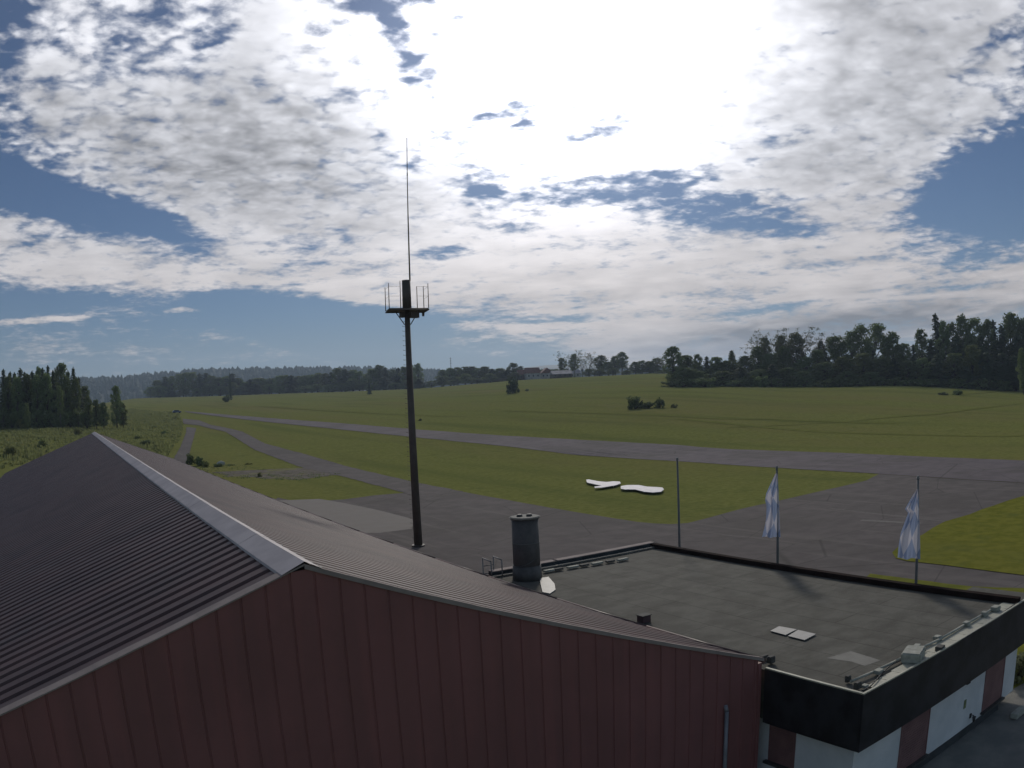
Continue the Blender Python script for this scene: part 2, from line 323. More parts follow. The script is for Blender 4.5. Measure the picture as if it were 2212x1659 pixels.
# ------------------------------------------------------------------ terrain
EDGE = [(-1300, 300, 3.), (-400, 300, 6.), (60, 300, 7.0), (200, 520, 13.), (300, 900, 22.), (504, 800, 19.8), (743, 700, 17.5), (911, 650, 17.), (1106, 600, 18.9), (1280, 540, 18.2), (1434, 500, 17.7), (1700, 330, 7.6), (1950, 330, 6.2), (2212, 330, 1.2), (2700, 330, 0.), (3300, 330, 0.)]
ET = sorted((YAW+(x-1106)/1106*LA*(1.02), D, Z) for x, D, Z in EDGE)
ET = sorted((azel(max(-200, min(2400, x)), 840)[0] + (x-max(-200, min(2400, x)))*.00056, D, Z) for x, D, Z in EDGE)
def edge(a):
    if a <= ET[0][0]: return ET[0][1:]
    for p, q in zip(ET[:-1], ET[1:]):
        if a <= q[0]:
            t = (a-p[0])/(q[0]-p[0]); return p[1]+(q[1]-p[1])*t, p[2]+(q[2]-p[2])*t
    return ET[-1][1:]
def terr(x, y):
    d = math.hypot(x, y); a = math.atan2(x, y)
    if d < 120: return 0.
    D, Z = edge(a)
    if d <= D: z = Z*(d-120)/(D-120)
    else: z = Z+(min(d, 1400)-D)*.010-(max(0, d-1400))*.004
    k = min(1, (d-120)/150)
    return z + k*(.25*math.sin(x*.021+1)*math.sin(y*.017) )
def hit(x, y):
    r = ray(x, y); t = 4.
    while t < 3000:
        p = O+r*t
        if p.z <= terr(p.x, p.y): break
        t *= 1.01
    lo, hi = t/1.01, t
    for _ in range(20):
        m = (lo+hi)/2; p = O+r*m
        if p.z <= terr(p.x, p.y): hi = m
        else: lo = m
    p = O+r*hi; return Vector((p.x, p.y, terr(p.x, p.y)))
bm = B_(); rings = [3, 10, 25, 50, 80, 120]+[120+i*15 for i in range(1, 60)]+[1100, 1250, 1400, 1800, 2500, 3600, 5200]
NA = 300; prev = None; c0 = bm.verts.new((0, 0, 0))
for r in rings:
    cur = []
    for i in range(NA):
        a = 2*math.pi*i/NA; x, y = r*math.sin(a), r*math.cos(a); cur.append(bm.verts.new((x, y, terr(x, y))))
    for i in range(NA):
        j = (i+1) % NA
        if prev: f = bm.faces.new((prev[i], cur[i], cur[j], prev[j]))
        else: f = bm.faces.new((c0, cur[i], cur[j]))
        f.smooth = True
    prev = cur
tag(obj('ground', bm, 'grass'), None, None, kind='structure')
def wob(p, q, n, amp):
    return [p+(q-p)*(i/n)+Vector((random.uniform(-amp, amp), random.uniform(-amp, amp), 0))*(0 if i == 0 else 1) for i in range(n)]
def flat(name, pts, m, z, amp=.12, kind='structure', step=2.):
    """a ground sheet whose outline was measured in the photograph; edges made slightly uneven"""
    out = []
    for a, b in zip(pts, pts[1:]+pts[:1]):
        out += wob(a, b, max(1, int((b-a).length/step)), amp)
    bm = B_(); vs = [bm.verts.new((p.x, p.y, z)) for p in out]; f = bm.faces.new(vs)
    bmesh.ops.triangulate(bm, faces=[f]); bmesh.ops.recalc_face_normals(bm, faces=bm.faces)
    for f in bm.faces:
        if f.normal.z < 0: f.normal_flip()
    return tag(obj(name, bm, m, fixn=False), None, None, kind=kind)
def strip(name, A, Bp, m, off, kind='structure'):
    """a long ribbon of ground between two measured edges, laid on the terrain"""
    def rs(pl, n):
        L = [0]
        for a, b in zip(pl[:-1], pl[1:]): L.append(L[-1]+(b-a).length)
        o = []
        for i in range(n+1):
            s = L[-1]*i/n; k = max(j for j in range(len(L)) if L[j] <= s+1e-9); k = min(k, len(pl)-2)
            o.append(pl[k]+(pl[k+1]-pl[k])*((s-L[k])/(L[k+1]-L[k])))
        return o
    n = 160; a, b = rs(A, n), rs(Bp, n); bm = B_(); rows = []
    for p, q in zip(a, b):
        row = []
        for k in range(7):
            w = p+(q-p)*(k/6); j = random.uniform(-.12, .12) if k in (0, 6) else 0
            x, y = w.x+j, w.y+j; row.append(bm.verts.new((x, y, terr(x, y)+off+max(0, math.hypot(x, y)-100)*4e-4)))
        rows.append(row)
    for r0, r1 in zip(rows[:-1], rows[1:]):
        for k in range(6): bm.faces.new((r0[k], r1[k], r1[k+1], r0[k+1]))
    bmesh.ops.recalc_face_normals(bm, faces=bm.faces)
    for f in bm.faces:
        if f.normal.z < 0: f.normal_flip()
    return tag(obj(name, bm, m, fixn=False), None, None, kind=kind)
H = lambda L: [hit(*p) for p in L]
up = H([(398, 888.5), (538, 900), (743, 915), (1079, 941), (1469, 962), (1805, 978), (2212, 995)]); up.append(up[-1]+(up[-1]-up[-2])*2.5)
lo = H([(404, 891), (743, 929), (1079, 963), (1469, 997), (1899, 1024)]); lo.append(lo[-1]+(up[-1]-up[-3]).normalized()*190)
strip('runway', up, lo, 'runway', .03)
A_ = H([(395, 905), (430, 908), (455, 918), (487, 924), (524, 933), (571, 958), (672, 985), (743, 1006), (911, 1045), (1000, 1062)])
B2 = H([(395, 916), (428, 919), (450, 925), (487, 933), (510, 947), (550, 972), (640, 1006), (743, 1030), (871, 1064), (930, 1085)])
strip('taxiway', A_, B2, 'asphalt', .026)
g3 = H([(911, 1046), (1079, 1077), (1247, 1107), (1380, 1128), (1415, 1131), (1450, 1132.5), (1486, 1130), (1603, 1099), (1738, 1069), (1872, 1038), (1899, 1024)])
apron = H([(880, 1040)])+g3[0:1]+g3[1:]+[lo[-1]*.45+lo[-2]*.55, Vector((70, -10, 0)), Vector((24, -12, 0)), Vector((12.5, 4, 0)), Vector((12.5, 60, 0)), hit(600, 1075), hit(648, 1085), hit(743, 1079), hit(810, 1070), hit(871, 1065)]
flat('apron', apron, 'asphalt', .012, .05)
flat('grass_island', H([(2300, 1050), (2212, 1072), (2150, 1092), (2095, 1112), (2040, 1128), (1993, 1156), (1945, 1178), (1927, 1195), (1935, 1207), (1958, 1213), (2040, 1222), (2212, 1244), (2330, 1262)]), 'lawn', .04)
flat('grass_verge', [Vector((20.95, 5.5, 0)), Vector((23.0, 4.5, 0)), onz(2212, 1272), onz(2100, 1268), onz(1984, 1254), onz(1880, 1240), Vector((20.95, 17.5, 0))], 'lawn', .03, .05, step=.6)
flat('concrete_slab', H([(560, 1083), (690, 1078), (743, 1087), (820, 1103), (893, 1122), (890, 1143), (820, 1152), (700, 1152), (560, 1120)]), 'concrete', .022, .02)
flat('gravel_patch', H([(455, 1010), (500, 1003), (560, 1001), (620, 1006), (655, 1008), (700, 1018), (738, 1024), (690, 1030), (640, 1037), (560, 1033), (500, 1030), (468, 1022)]), 'gravel', .02, .9, step=1.2)
strip('path', H([(403, 923), (402, 935), (390, 965), (375, 992), (350, 1040)]), H([(424, 925), (420, 940), (412, 970), (405, 1000), (392, 1060)]), 'asphalt', .022)
def lineo(name, a, b, w):
    a, b = onz(*a), onz(*b); n = (b-a).cross(Vector((0, 0, 1))).normalized()*w/2
    return flat(name, [a-n, b-n, b+n, a+n], 'line', .018, .0)
lineo('pavement_joint', (1790, 1098), (2055, 1128), .16); lineo('pavement_joint', (1560, 1156), (1650, 1163), .10); lineo('pavement_joint', (1860, 1124), (1990, 1131), .5)
flat('paving', [Vector((12.9, 5.4, 0)), Vector((30, 5.4, 0)), Vector((30, 8.0, 0)), Vector((21.2, 9.6, 0)), Vector((12.9, 9.6, 0))], 'paving', .034, .02)
# tracks through the meadow: bands of shorter, darker grass
M['track'] = mat('trodden_grass', (.190, .196, .060), .98, scale=.4, col2=(.158, .166, .048), vec='Position', spec=0., bump=.8, bscale=3.)
for i, (pa, w) in enumerate((([(1200, 917), (1469, 905), (1790, 934), (2212, 942)], 2.2), ([(1560, 925), (1800, 913), (2010, 896), (2240, 866)], 2.6), ([(1095, 888), (1300, 893), (1560, 905), (1700, 907), (1930, 915)], 2.4), ([(2080, 852), (2150, 846), (2260, 843)], 3.), ([(560, 878), (800, 893), (1000, 900)], 2.))):
    c = H(pa); A2 = [p+Vector((w*.4, -w*.4, 0)) for p in c]; B3 = [p-Vector((w*.4, -w*.4, 0)) for p in c]
    strip('meadow_track', A2, B3, 'track', .02)
# ------------------------------------------------------------------ hangar
PX, PZ, SL = 3.30, 6.9, .3725          # ridge line and slope
EX0, EX1, GY, FY = -8.2, 12.93, 11.5, 99.5
t = thing('hangar', 'long hangar with brown corrugated metal roof and dark red gable wall', 'building', (PX, GY, 0))
def slope(side):
    """trapezoid-profile sheet: ribs run down the slope, 0.45 m apart"""
    bm = B_(); ex = EX1-.02 if side > 0 else EX0; ez = PZ-abs(ex-PX)*SL; rows = []
    nrm = Vector((SL*side, 0, 1)).normalized(); y = GY+.16; prof = ((0, 0.), (.13, 0.), (.17, .042), (.41, .042))
    while y < FY:
        for dy, h in prof:
            row = []
            for k in range(9):
                f = .03+.97*k/8; x = PX+(ex-PX)*f; sag = .0
                row.append(bm.verts.new(Vector((x, y+dy, PZ-abs(x-PX)*SL+sag))+nrm*(h*(.6 if side > 0 else 1))))
            rows.append(row)
        y += .45
    for a, b in zip(rows[:-1], rows[1:]):
        for k in range(8): bm.faces.new((a[k], a[k+1], b[k+1], b[k]))
    bmesh.ops.recalc_face_normals(bm, faces=bm.faces)
    for f in bm.faces:
        if f.normal.z < 0: f.normal_flip()
    bmesh.ops.translate(bm, verts=bm.verts, vec=-t.location)
    return obj('roof', bm, 'roof', t, fixn=False)
slope(-1); slope(1)
# roof core slab under the sheets, walls
bm = B_(); prism(bm, [(PX, GY+.3, PZ-.03), (EX1-.06, GY+.3, PZ-.03-(EX1-.06-PX)*SL), (EX1-.06, GY+.3, PZ-.2-(EX1-.06-PX)*SL), (PX, GY+.3, PZ-.2), (EX0+.06, GY+.3, PZ-.2-(PX-EX0-.06)*SL), (EX0+.06, GY+.3, PZ-.03-(PX-EX0-.06)*SL)], (0, FY-GY-.4, 0)); child('roof_slab', bm, 'fascia', t)
# gable cladding: flat pans between folded seams 0.384 m apart
bm = B_(); GW = GY+.032; x = EX0+.15; k = 0
seams = []
while x < EX1-.18:
    x1 = min(x+.384, EX1-.16); zt0 = PZ+.045-abs(x-PX)*SL; zt1 = PZ+.045-abs(x1-PX)*SL
    w = .022
    P = [(x, GW), (x1-2*w, GW), (x1-1.5*w, GW+.018), (x1-.5*w, GW+.018), (x1, GW)]
    vb = [bm.verts.new((a, b, 0)) for a, b in P]; vt = [bm.verts.new((a, b, PZ+.045-abs(a-PX)*SL)) for a, b in P]
    for i in range(4): bm.faces.new((vb[i], vb[i+1], vt[i+1], vt[i]))
    x = x1
child('gable_wall', bm, 'red', t)
bm = B_(); box(bm, EX1-.16, EX1-.06, GW-.02, GW+.35, 0, PZ-.04-(EX1-PX-.06)*SL); child('corner_trim', bm, 'red', t)
bm = B_(); box(bm, EX1-.45, EX1-.30, GW+.30, FY-.3, 0, PZ-.25-(EX1-PX)*SL); child('side_wall', bm, 'red', t)
bm = B_(); box(bm, EX0+.2, EX0+.35, GW+.30, FY-.3, 0, PZ-.25-(PX-EX0)*SL); child('side_wall', bm, 'red', t)
bm = B_(); prism(bm, [(EX0+.2, FY-.3, 0), (EX1-.3, FY-.3, 0), (EX1-.3, FY-.3, PZ-.3-(EX1-PX)*SL), (PX, FY-.3, PZ-.3), (EX0+.2, FY-.3, PZ-.3-(PX-EX0)*SL)], (0, .15, 0)); child('gable_wall', bm, 'red', t)
# verge flashings (near and far), ridge cap, gutter
def verge(y0, y1, side, mname='trim', drop=.022, dz=0.075):
    bm = B_(); ex = EX1 if side > 0 else EX0; s0 = .0
    zz = lambda x: PZ-abs(x-PX)*SL+dz
    n = 14; pts = [PX+(ex-PX)*i/n for i in range(n+1)]
    for i, (a, b) in enumerate(zip(pts[:-1], pts[1:])):
        e = .003*(i % 2); prism(bm, [(a, y0, zz(a)+e), (b, y0, zz(b)+e), (b, y0, zz(b)-drop), (a, y0, zz(a)-drop)], (0, .025, 0))
        prism(bm, [(a, y0+.027, zz(a)+e), (b, y0+.027, zz(b)+e), (b, y0+.027, zz(b)-.02), (a, y0+.027, zz(a)-.02)], (0, y1-y0-.03, 0))
    child('verge_trim', bm, mname, t)
verge(GY, GY+.27, -1); verge(GY, GY+.14, 1, drop=.075); verge(FY-.15, FY, -1); verge(FY-.15, FY, 1)
bm = B_(); y = GY-.01; i = 0
while y < FY:      # overlapping lengths of ridge flashing
    y1 = min(y+3.0, FY+.01); e = .004*(i % 2)
    for sd_, wd in ((-1, .36), (1, .25)):
        a = Vector((PX, y, PZ+.115+e)); b = Vector((PX+sd_*wd, y, PZ+.085-wd*SL+e)); c = Vector((PX+sd_*(wd+.015), y, PZ+.045-wd*SL+e))
        for p, q in ((a, b), (b, c)):
            bm.faces.new([bm.verts.new(p), bm.verts.new(q), bm.verts.new(q+Vector((0, y1-y, 0))), bm.verts.new(p+Vector((0, y1-y, 0)))])
    y = y1; i += 1
bmesh.ops.remove_doubles(bm, verts=bm.verts, dist=.0005)
child('ridge_cap', bm, 'cap', t)
bm = B_(); gz = PZ-(EX1-PX)*SL+.0
for seg in range(22):
    y0 = GY+.05+seg*4.0; tube(bm, (EX1+.05, y0, gz-.02), (EX1+.05, min(y0+3.98, FY), gz-.02), .065, .065, 10)
child('gutter', bm, 'roof', t)
bm = B_(); dp = ony(1565, 1535, GW); tube(bm, (dp.x, GW-.07, 0.), (dp.x, GW-.07, dp.z), .045, .045, 12); tube(bm, (dp.x, GW-.07, dp.z), (dp.x+.02, GW+.0, dp.z+.12), .045, .045, 12); child('downpipe', bm, 'pipe', t)
bm = B_(); vs = []      # toothed closure strip under the sunny edge of the ridge flashing
for k in range(193):
    y = GY+.165+k*.45
    for dy, w in ((0, .0), (.02, .0), (.05, .055), (.11, .055), (.14, .0)): vs.append((y+dy, w))
rw = [[bm.verts.new((PX+.25+o_+(w if i_ else 0), y, PZ-(.27+o_)*SL+.066)) for y, w in vs] for i_, o_ in enumerate((0., .045))]
for k in range(len(vs)-1): bm.faces.new((rw[0][k], rw[1][k], rw[1][k+1], rw[0][k+1]))
child('ridge_closure', bm, 'cable', t)
# ------------------------------------------------------------------ clubhouse
CX0, CX1, CY0, CY1, CZ, FB = 12.95, 20.85, 8.80, 24.4, 3.10, 1.84
c = thing('clubhouse', 'low flat-roofed clubhouse with black fascia and white walls beside the hangar', 'building', (17, 16, 0))
bm = B_(); box(bm, CX0+.06, CX1-.06, CY0+.06, GY+.2, FB+.06, CZ-.02); box(bm, CX0+.16, CX1-.06, GY+.2, CY1-.06, FB+.06, CZ-.02); box(bm, CX1+.03, 21.9, CY0+.06, CY0+2.2, FB+.06, CZ-.02); child('roof', bm, 'bitumen', c)
def ribs(bm, p, q, z0, z1, nrm, n):
    for i in range(n):
        a = p+(q-p)*(i/n); b = p+(q-p)*((i+.998)/n); prism(bm, [(a.x, a.y, z0), (b.x, b.y, z0), (b.x, b.y, z1), (a.x, a.y, z1)], nrm)
bm = B_(); ribs(bm, Vector((CX0, CY0, 0)), Vector((21.95, CY0, 0)), FB, CZ+.03, (0, .055, 0), 1); child('fascia', bm, 'fascia', c)
bm = B_(); ribs(bm, Vector((CX0, CY0+.06, 0)), Vector((CX0, GY-.0, 0)), FB, CZ+.03, (.055, 0, 0), 1); child('fascia', bm, 'fascia', c)
bm = B_(); box(bm, CX1-.055, CX1, CY0+.06, CY1, FB, CZ+.03); child('fascia', bm, 'fascia', c)
bm = B_(); box(bm, CX0+.3, CX1-.06, CY1-.055, CY1, FB, CZ+.03); child('fascia', bm, 'fascia', c)
# far upstand and edge trims
bm = B_(); box(bm, CX1-.20, CX1+.02, CY0+.10, CY1-.0, CZ-.01, CZ+.15); child('parapet', bm, M['parapet'] if 'parapet' in M else mat('dark_brown_upstand', (.030, .020, .018), .95, scale=2., spec=.03), c)
bm = B_(); box(bm, CX0-.01, 21.97, CY0-.012, CY0+.05, CZ+.032, CZ+.062); box(bm, CX0-.012, CX0+.06, CY0+.052, GY-.02, CZ+.032, CZ+.064); child('edge_trim', bm, 'cream', c, .004)
bm = B_(); n = 14
x0 = CX0+.5; x1 = CX1-.25
for i in range(n):
    a = x0+(x1-x0)*i/n; b = x0+(x1-x0)*(i+.98)/n; w0 = .10+.34*min(1, .25+i/n*1.6); box(bm, a, b, CY0+.09, CY0+.09+w0, CZ-.01, CZ+.012+.003*(i % 3))
child('edge_flashing', bm, 'cream', c)
# back edge: gutter board with pale top
bm = B_(); q0, q1 = Vector((13.35, CY1+.02, 0)), Vector((CX1-.1, CY1+.02, 0)); box(bm, q0.x, q1.x, CY1-.25, CY1-.10, CZ-.01, CZ+.05); child('edge_flashing', bm, 'patch', c)
bm = B_(); box(bm, 13.6, CX1+.0, CY1+.003, CY1+.28, CZ-.12, CZ+.14); child('parapet', bm, mat('blue_grey_upstand', (.060, .070, .075), .8, scale=2., spec=.1), c)
bm = B_(); box(bm, 13.6, 16.2, CY1-.02, CY1+.30, CZ+.142, CZ+.17); box(bm, 16.3, CX1+.02, CY1-.02, CY1+.30, CZ+.142, CZ+.175); child('coping', bm, 'trim', c, .004)
# walls
WX, WY = CX0+.26, CY0+.30
bm = B_(); box(bm, WX+.02, CX1-.35, WY, CY1-.4, .30, FB+.05); box(bm, CX1-.352, 21.42, WY, WY+1.6, .30, FB+.05); box(bm, WX, WX+.02, WY+.001, GY+.05, .30, FB+.05); child('wall', bm, 'white', c)
bm = B_(); box(bm, WX+.02, CX1-.34, WY+.02, CY1-.41, 0., .30); child('plinth', bm, 'plinth', c)
bm = B_(); box(bm, CX0+.056, CX1-.056, CY0+.056, WY-.002, FB+.01, FB+.05); child('soffit', bm, 'fascia', c)
def win_y(pxa, pxb, ptop, pbot):   # closed roller shutter in the long wall, between two measured columns
    a = ony(pxa[0], pxa[1], WY); b = ony(pxb[0], pxb[1], WY); zt = FB+.0; zb = ony(pbot[0], pbot[1], WY).z
    w = thing('x', None, None); bpy.data.objects.remove(w)
    bm = B_(); nsl = 22
    for i in range(nsl):
        z0 = zb+(zt-zb)*i/nsl; z1 = zb+(zt-zb)*(i+.9)/nsl; box(bm, a.x+.03, b.x-.03, WY-.016, WY-.003, z0, z1)
    bmesh.ops.translate(bm, verts=bm.verts, vec=-c.location)
    s = obj('window', bm, 'shutter', c)
    bm = B_()
    F8 = [(a.x, zb), (a.x+.03, zb), (a.x+.03, zt-.03), (b.x-.03, zt-.03), (b.x-.03, zb), (b.x, zb), (b.x, zt), (a.x, zt)]; prism(bm, [(u, WY-.03, v) for u, v in F8], (0, .028, 0))
    bmesh.ops.translate(bm, verts=bm.verts, vec=-c.location); obj('frame', bm, 'shutter', s)
    bm = B_(); box(bm, a.x-.06, b.x+.06, WY-.12, WY-.002, zb-.06, zb-.004); bmesh.ops.translate(bm, verts=bm.verts, vec=-c.location); obj('sill', bm, 'sill', s)
win_y((1944, 1600), (2001, 1600), None, (1970, 1648))
win_y((2124, 1500), (2162, 1500), None, (2140, 1522))
a = onx(1661.5, 1600, WX); b = onx(1719, 1610, WX); zb = onx(1690, 1652, WX).z
ya, yb = max(a.y, b.y), min(a.y, b.y); bm = B_()
for i in range(22):
    z0 = zb+(FB-zb)*i/22; z1 = zb+(FB-zb)*(i+.9)/22; box(bm, WX-.016, WX-.003, yb, ya, z0, z1)
bmesh.ops.translate(bm, verts=bm.verts, vec=-c.location); s = obj('window', bm, 'shutter', c)
bm = B_(); box(bm, WX-.12, WX-.002, yb-.06, ya+.06, zb-.06, zb-.004); bmesh.ops.translate(bm, verts=bm.verts, vec=-c.location); obj('sill', bm, 'sill', s)
# wall lamp and small sign on the long wall
p = ony(2095, 1549, WY); wl = thing('wall_lamp', 'small dark lamp on the white clubhouse wall between two shuttered windows', 'lamp', (p.x, WY, p.z))
bm = B_(); box(bm, p.x-.04, p.x+.04, WY-.03, WY-.002, p.z-.02, p.z+.10); tube(bm, (p.x, WY-.03, p.z+.07), (p.x, WY-.12, p.z+.07), .012); child('bracket', bm, 'cable', wl)
bm = B_(); tube(bm, (p.x, WY-.13, p.z-.10), (p.x, WY-.13, p.z+.04), .03, .055, 10); child('lamp_shade', bm, 'cable', wl)
p = ony(2084, 1521, WY); bm = B_(); box(bm, -.06, .06, -.012, 0, -.12, .12); sg = tag(obj('sign', bm, 'ysign', bevel=.003), 'small yellow-green plate on the white clubhouse wall above the dark lamp', 'sign'); sg.location = (p.x, WY-.003, p.z)
p = ony(2092, 1480, CY0+.08); bm = B_(); box(bm, -.09, .09, -.06, .06, -.10, 0); box(bm, -.04, .04, -.085, -.06, -.08, -.03)
fl = tag(obj('floodlight', bm, 'cable', bevel=.01), 'small black box light hanging under the black fascia edge', 'lamp'); fl.location = (p.x, CY0+.12, FB)
# plates and patches lying on the felt
def quad_on(pts, z): return [onz(px, py, z) for px, py in pts]
def slab(name, pts, z, h, m, label, cat, group=None):
    P = quad_on(pts, z); cen = sum(P, Vector())/len(P); bm = B_(); prism(bm, [(q-cen)+Vector((0, 0, h)) for q in P], (0, 0, -h+.002)); o = obj(name, bm, m, bevel=0); o.location = (cen.x, cen.y, z); return tag(o, label, cat, group)
slab('metal_plate', [(1664, 1364), (1683, 1354), (1721, 1361), (1697, 1373)], CZ, .02, 'plate', 'light grey plate on the felt roof, the one nearer the hangar of the pair', 'plate', 'plates on the clubhouse roof')
slab('metal_plate', [(1702, 1375), (1724, 1362), (1763, 1371), (1738, 1384)], CZ, .02, 'plate', 'light grey plate on the felt roof, the right-hand one of the pair', 'plate', 'plates on the clubhouse roof')
bm = B_(); P = quad_on([(1786, 1420), (1838, 1405), (1903, 1425), (1868, 1437), (1840, 1428)], CZ); bm.faces.new([bm.verts.new((q.x, q.y, CZ-.016)) for q in P]); child('felt_patch', bm, 'patch', c)
bm = B_(); P = quad_on([(1165, 1250), (1185, 1247), (1198, 1262), (1200, 1275), (1188, 1283), (1172, 1280)], CZ); prism(bm, [(q.x, q.y, CZ+.02) for q in P], (0, 0, -.035)); child('flashing', bm, 'plate', c)  # pale sheet added to imitate the bright reflection on the roof beside the chimney
# ballast blocks along the edge, lightning cable
def blk(px, py, w, d, h, m, label, rz=0., z=CZ, name='ballast_block', cat='block', group='blocks along the clubhouse roof edge'):
    p = onz(px, py, z); bm = B_(); box(bm, -w/2, w/2, -d/2, d/2, 0, h); bmesh.ops.bevel(bm, geom=list(bm.edges), offset=min(w, d, h)*.12, segments=2, affect='EDGES')
    for v in bm.verts: v.co += Vector((random.uniform(-1, 1), random.uniform(-1, 1), random.uniform(-.4, .4)))*.008
    o = obj(name, bm, m); o.location = (p.x, p.y, z+.012); o.rotation_euler = (0, 0, rz); return tag(o, label, cat, group)
blk(1972, 1426, .62, .46, .24, 'block', 'largest pale concrete block leaning on the roof edge, midway along it', .35)
blk(1980, 1402, .20, .15, .09, 'block', 'small pale round-edged stone just behind the largest concrete block', .2)
blk(2030, 1405, .26, .18, .10, 'darkblock', 'dark weathered block on the flashing right of the largest concrete block', .2)
blk(2024, 1383, .19, .16, .10, 'block', 'pale stone, second to the right of the largest block on the rail')
blk(2087, 1353, .20, .16, .11, 'block', 'pale stone halfway between the largest block and the far corner')
blk(2126, 1332, .18, .16, .12, 'block', 'pale stone, last but one before the far right roof corner')
blk(2150, 1320, .28, .20, .12, 'block', 'pale flat brick nearest the far right corner of the roof')
blk(1897, 1456, .20, .17, .09, 'block', 'pale stone left of the largest block beside the looping cable')
blk(1831, 1474, .12, .10, .14, 'darkblock', 'narrow dark block at the near corner, the one farther from the edge')
blk(1852, 1489, .16, .11, .15, 'darkblock', 'dark block standing right at the near corner of the roof edge')
blk(1868, 1486, .13, .12, .06, 'block', 'small pale stone at the near corner beside a dark block')
blk(1665, 1433, .16, .14, .16, 'darkblock', 'dark block where the hangar verge meets the clubhouse roof')
blk(1650, 1424, .22, .10, .08, 'darkblock', 'low dark block lying against the end of the hangar verge')
for i, px in enumerate((1187, 1206, 1238, 1262, 1290, 1318, 1345)):
    py = 1232-(px-1180)*.152+4
    blk(px, py, .34 if i % 2 else .45, .16, .07, 'block' if i % 2 == 0 else 'darkblock', ('pale' if i % 2 == 0 else 'dark')+' flat stone on the back edge of the clubhouse roof, '+('first', 'second', 'third', 'fourth', 'fifth', 'sixth', 'seventh')[i]+' from the chimney', 0, group='flat stones along the back edge')
def cable(pts, z, r, m, label):
    P = [onz(px, py, z) for px, py in pts]; S_ = []
    for i in range(len(P)-1):
        p0, p1, p2, p3 = P[max(0, i-1)], P[i], P[i+1], P[min(len(P)-1, i+2)]
        for k in range(6):
            t_ = k/6; S_.append(.5*((2*p1)+(p2-p0)*t_+(2*p0-5*p1+4*p2-p3)*t_*t_+(3*p1-p0-3*p2+p3)*t_**3))
    S_.append(P[-1]); bm = B_(); path(bm, S_, r); return tag(obj('cable', bm, m), label, 'cable')
cable([(1855, 1495), (1880, 1482), (1905, 1455), (1925, 1437), (1950, 1425), (2000, 1405)], CZ+.05, .014, 'cable', 'black cable looping over the roof edge left of the largest block')
cable([(1880, 1490), (1960, 1447), (2040, 1402), (2110, 1362), (2170, 1320), (2195, 1303)], CZ+.045, .012, 'cable', 'black cable running straight along the right roof edge')
bm = B_()
rp = [onz(px, py, CZ+.06) for px, py in ((1838, 1472), (1885, 1452), (1935, 1428), (1985, 1402), (2028, 1382), (2083, 1350), (2122, 1328), (2150, 1312))]
for a, b in zip(rp[:-1], rp[1:]): tube(bm, a, b, .032, .032, 8)
tag(obj('conduit_pipe', bm, 'block'), 'pale pipe carried on stones along the right edge of the clubhouse roof', 'pipe')
# vent box by the hangar eave
p = onz(1386, 1343, CZ); v = thing('roof_vent', 'small brown box vent on the felt roof beside the hangar eave', 'vent', (p.x+.1, p.y, CZ-.02))
bm = B_(); box(bm, p.x-.06, p.x+.22, p.y-.13, p.y+.13, CZ-.02, CZ+.17); child('housing', bm, 'tile' if False else mat('brown_vent_paint', (.10, .05, .055), .6), v, .01)
bm = B_(); box(bm, p.x-.08, p.x+.24, p.y-.15, p.y+.15, CZ+.172, CZ+.19); child('lid', bm, 'darkblock', v)
# ------------------------------------------------------------------ chimney
CPx, CPy = 14.33, 23.33
ch = thing('chimney', 'tall dark round metal chimney on the clubhouse roof', 'chimney', (CPx, CPy, CZ-.05))
rot = Matrix.Rotation(math.atan2(-CPx, CPy), 4, 'Z')
def rb(dims, m, name, bevel=.0, par=None):
    bm = B_(); box(bm, *dims); bmesh.ops.rotate(bm, verts=bm.verts, cent=(0, 0, 0), matrix=rot.to_3x3()); return obj(name, bm, m, par or ch, bevel)
def cyl(name, r0, r1, z0, z1, m, n=32):
    bm = B_(); tube(bm, (0, 0, z0), (0, 0, z1), r0, r1, n); return obj(name, bm, m, ch)
cyl('shaft', .455, .45, 0, 2.10, 'chimney')
cyl('base', .50, .475, 0, .52, mat('chimney_base', (.13, .125, .118), .8, scale=3.))
cyl('collar', .47, .47, 1.28, 1.31, 'chimcap')
bm = B_(); tube(bm, (0, 0, 2.10), (0, 0, 2.16), .49, .52, 32); tube(bm, (0, 0, 2.161), (0, 0, 2.18), .50, .46, 32); obj('rim', bm, 'chimcap', ch)
for q in (-.17, .15):
    bm = B_(); o2 = rot.to_3x3() @ Vector((q, 0, 2.18)); tube(bm, o2, o2+Vector((0, 0, .07)), .11, .08, 12); obj('vent_cap', bm, 'chimney', ch)
bm = B_(); c3 = rot.to_3x3(); pr = [c3 @ Vector((.47*math.sin(a), -.47*math.cos(a), .95-.42*math.cos((a+.9)*.75))) for a in [-1.25+2.0*k/24 for k in range(25)]]; path(bm, pr, .012, 6); obj('cable', bm, 'dishrim', ch)
# ladder hoops at the hangar eave left of the chimney
lb = onz(1090, 1240, CZ); la = thing('roof_ladder', 'short pale ladder top with hoops left of the chimney', 'ladder', (13.6, lb.y+.3, CZ))
bm = B_()
for q in (0, .42): tube(bm, (13.42+q, CY1+.33, .0), (13.42+q, CY1+.33, CZ+.62), .022, .022, 8)
for q in (0, .42): tube(bm, (13.42+q, CY1+.33, CZ+.62), (13.42+q, CY1-.25, CZ+.58), .022, .022, 8); tube(bm, (13.42+q, CY1-.25, CZ+.58), (13.42+q, CY1-.25, CZ), .022, .022, 8)
child('rail', bm, 'plate', la)
for k in range(12):
    bm = B_(); z = .35+k*.28; tube(bm, (13.42, CY1+.33, z), (13.84, CY1+.33, z), .018, .018, 6); child('rung', bm, 'plate', la)
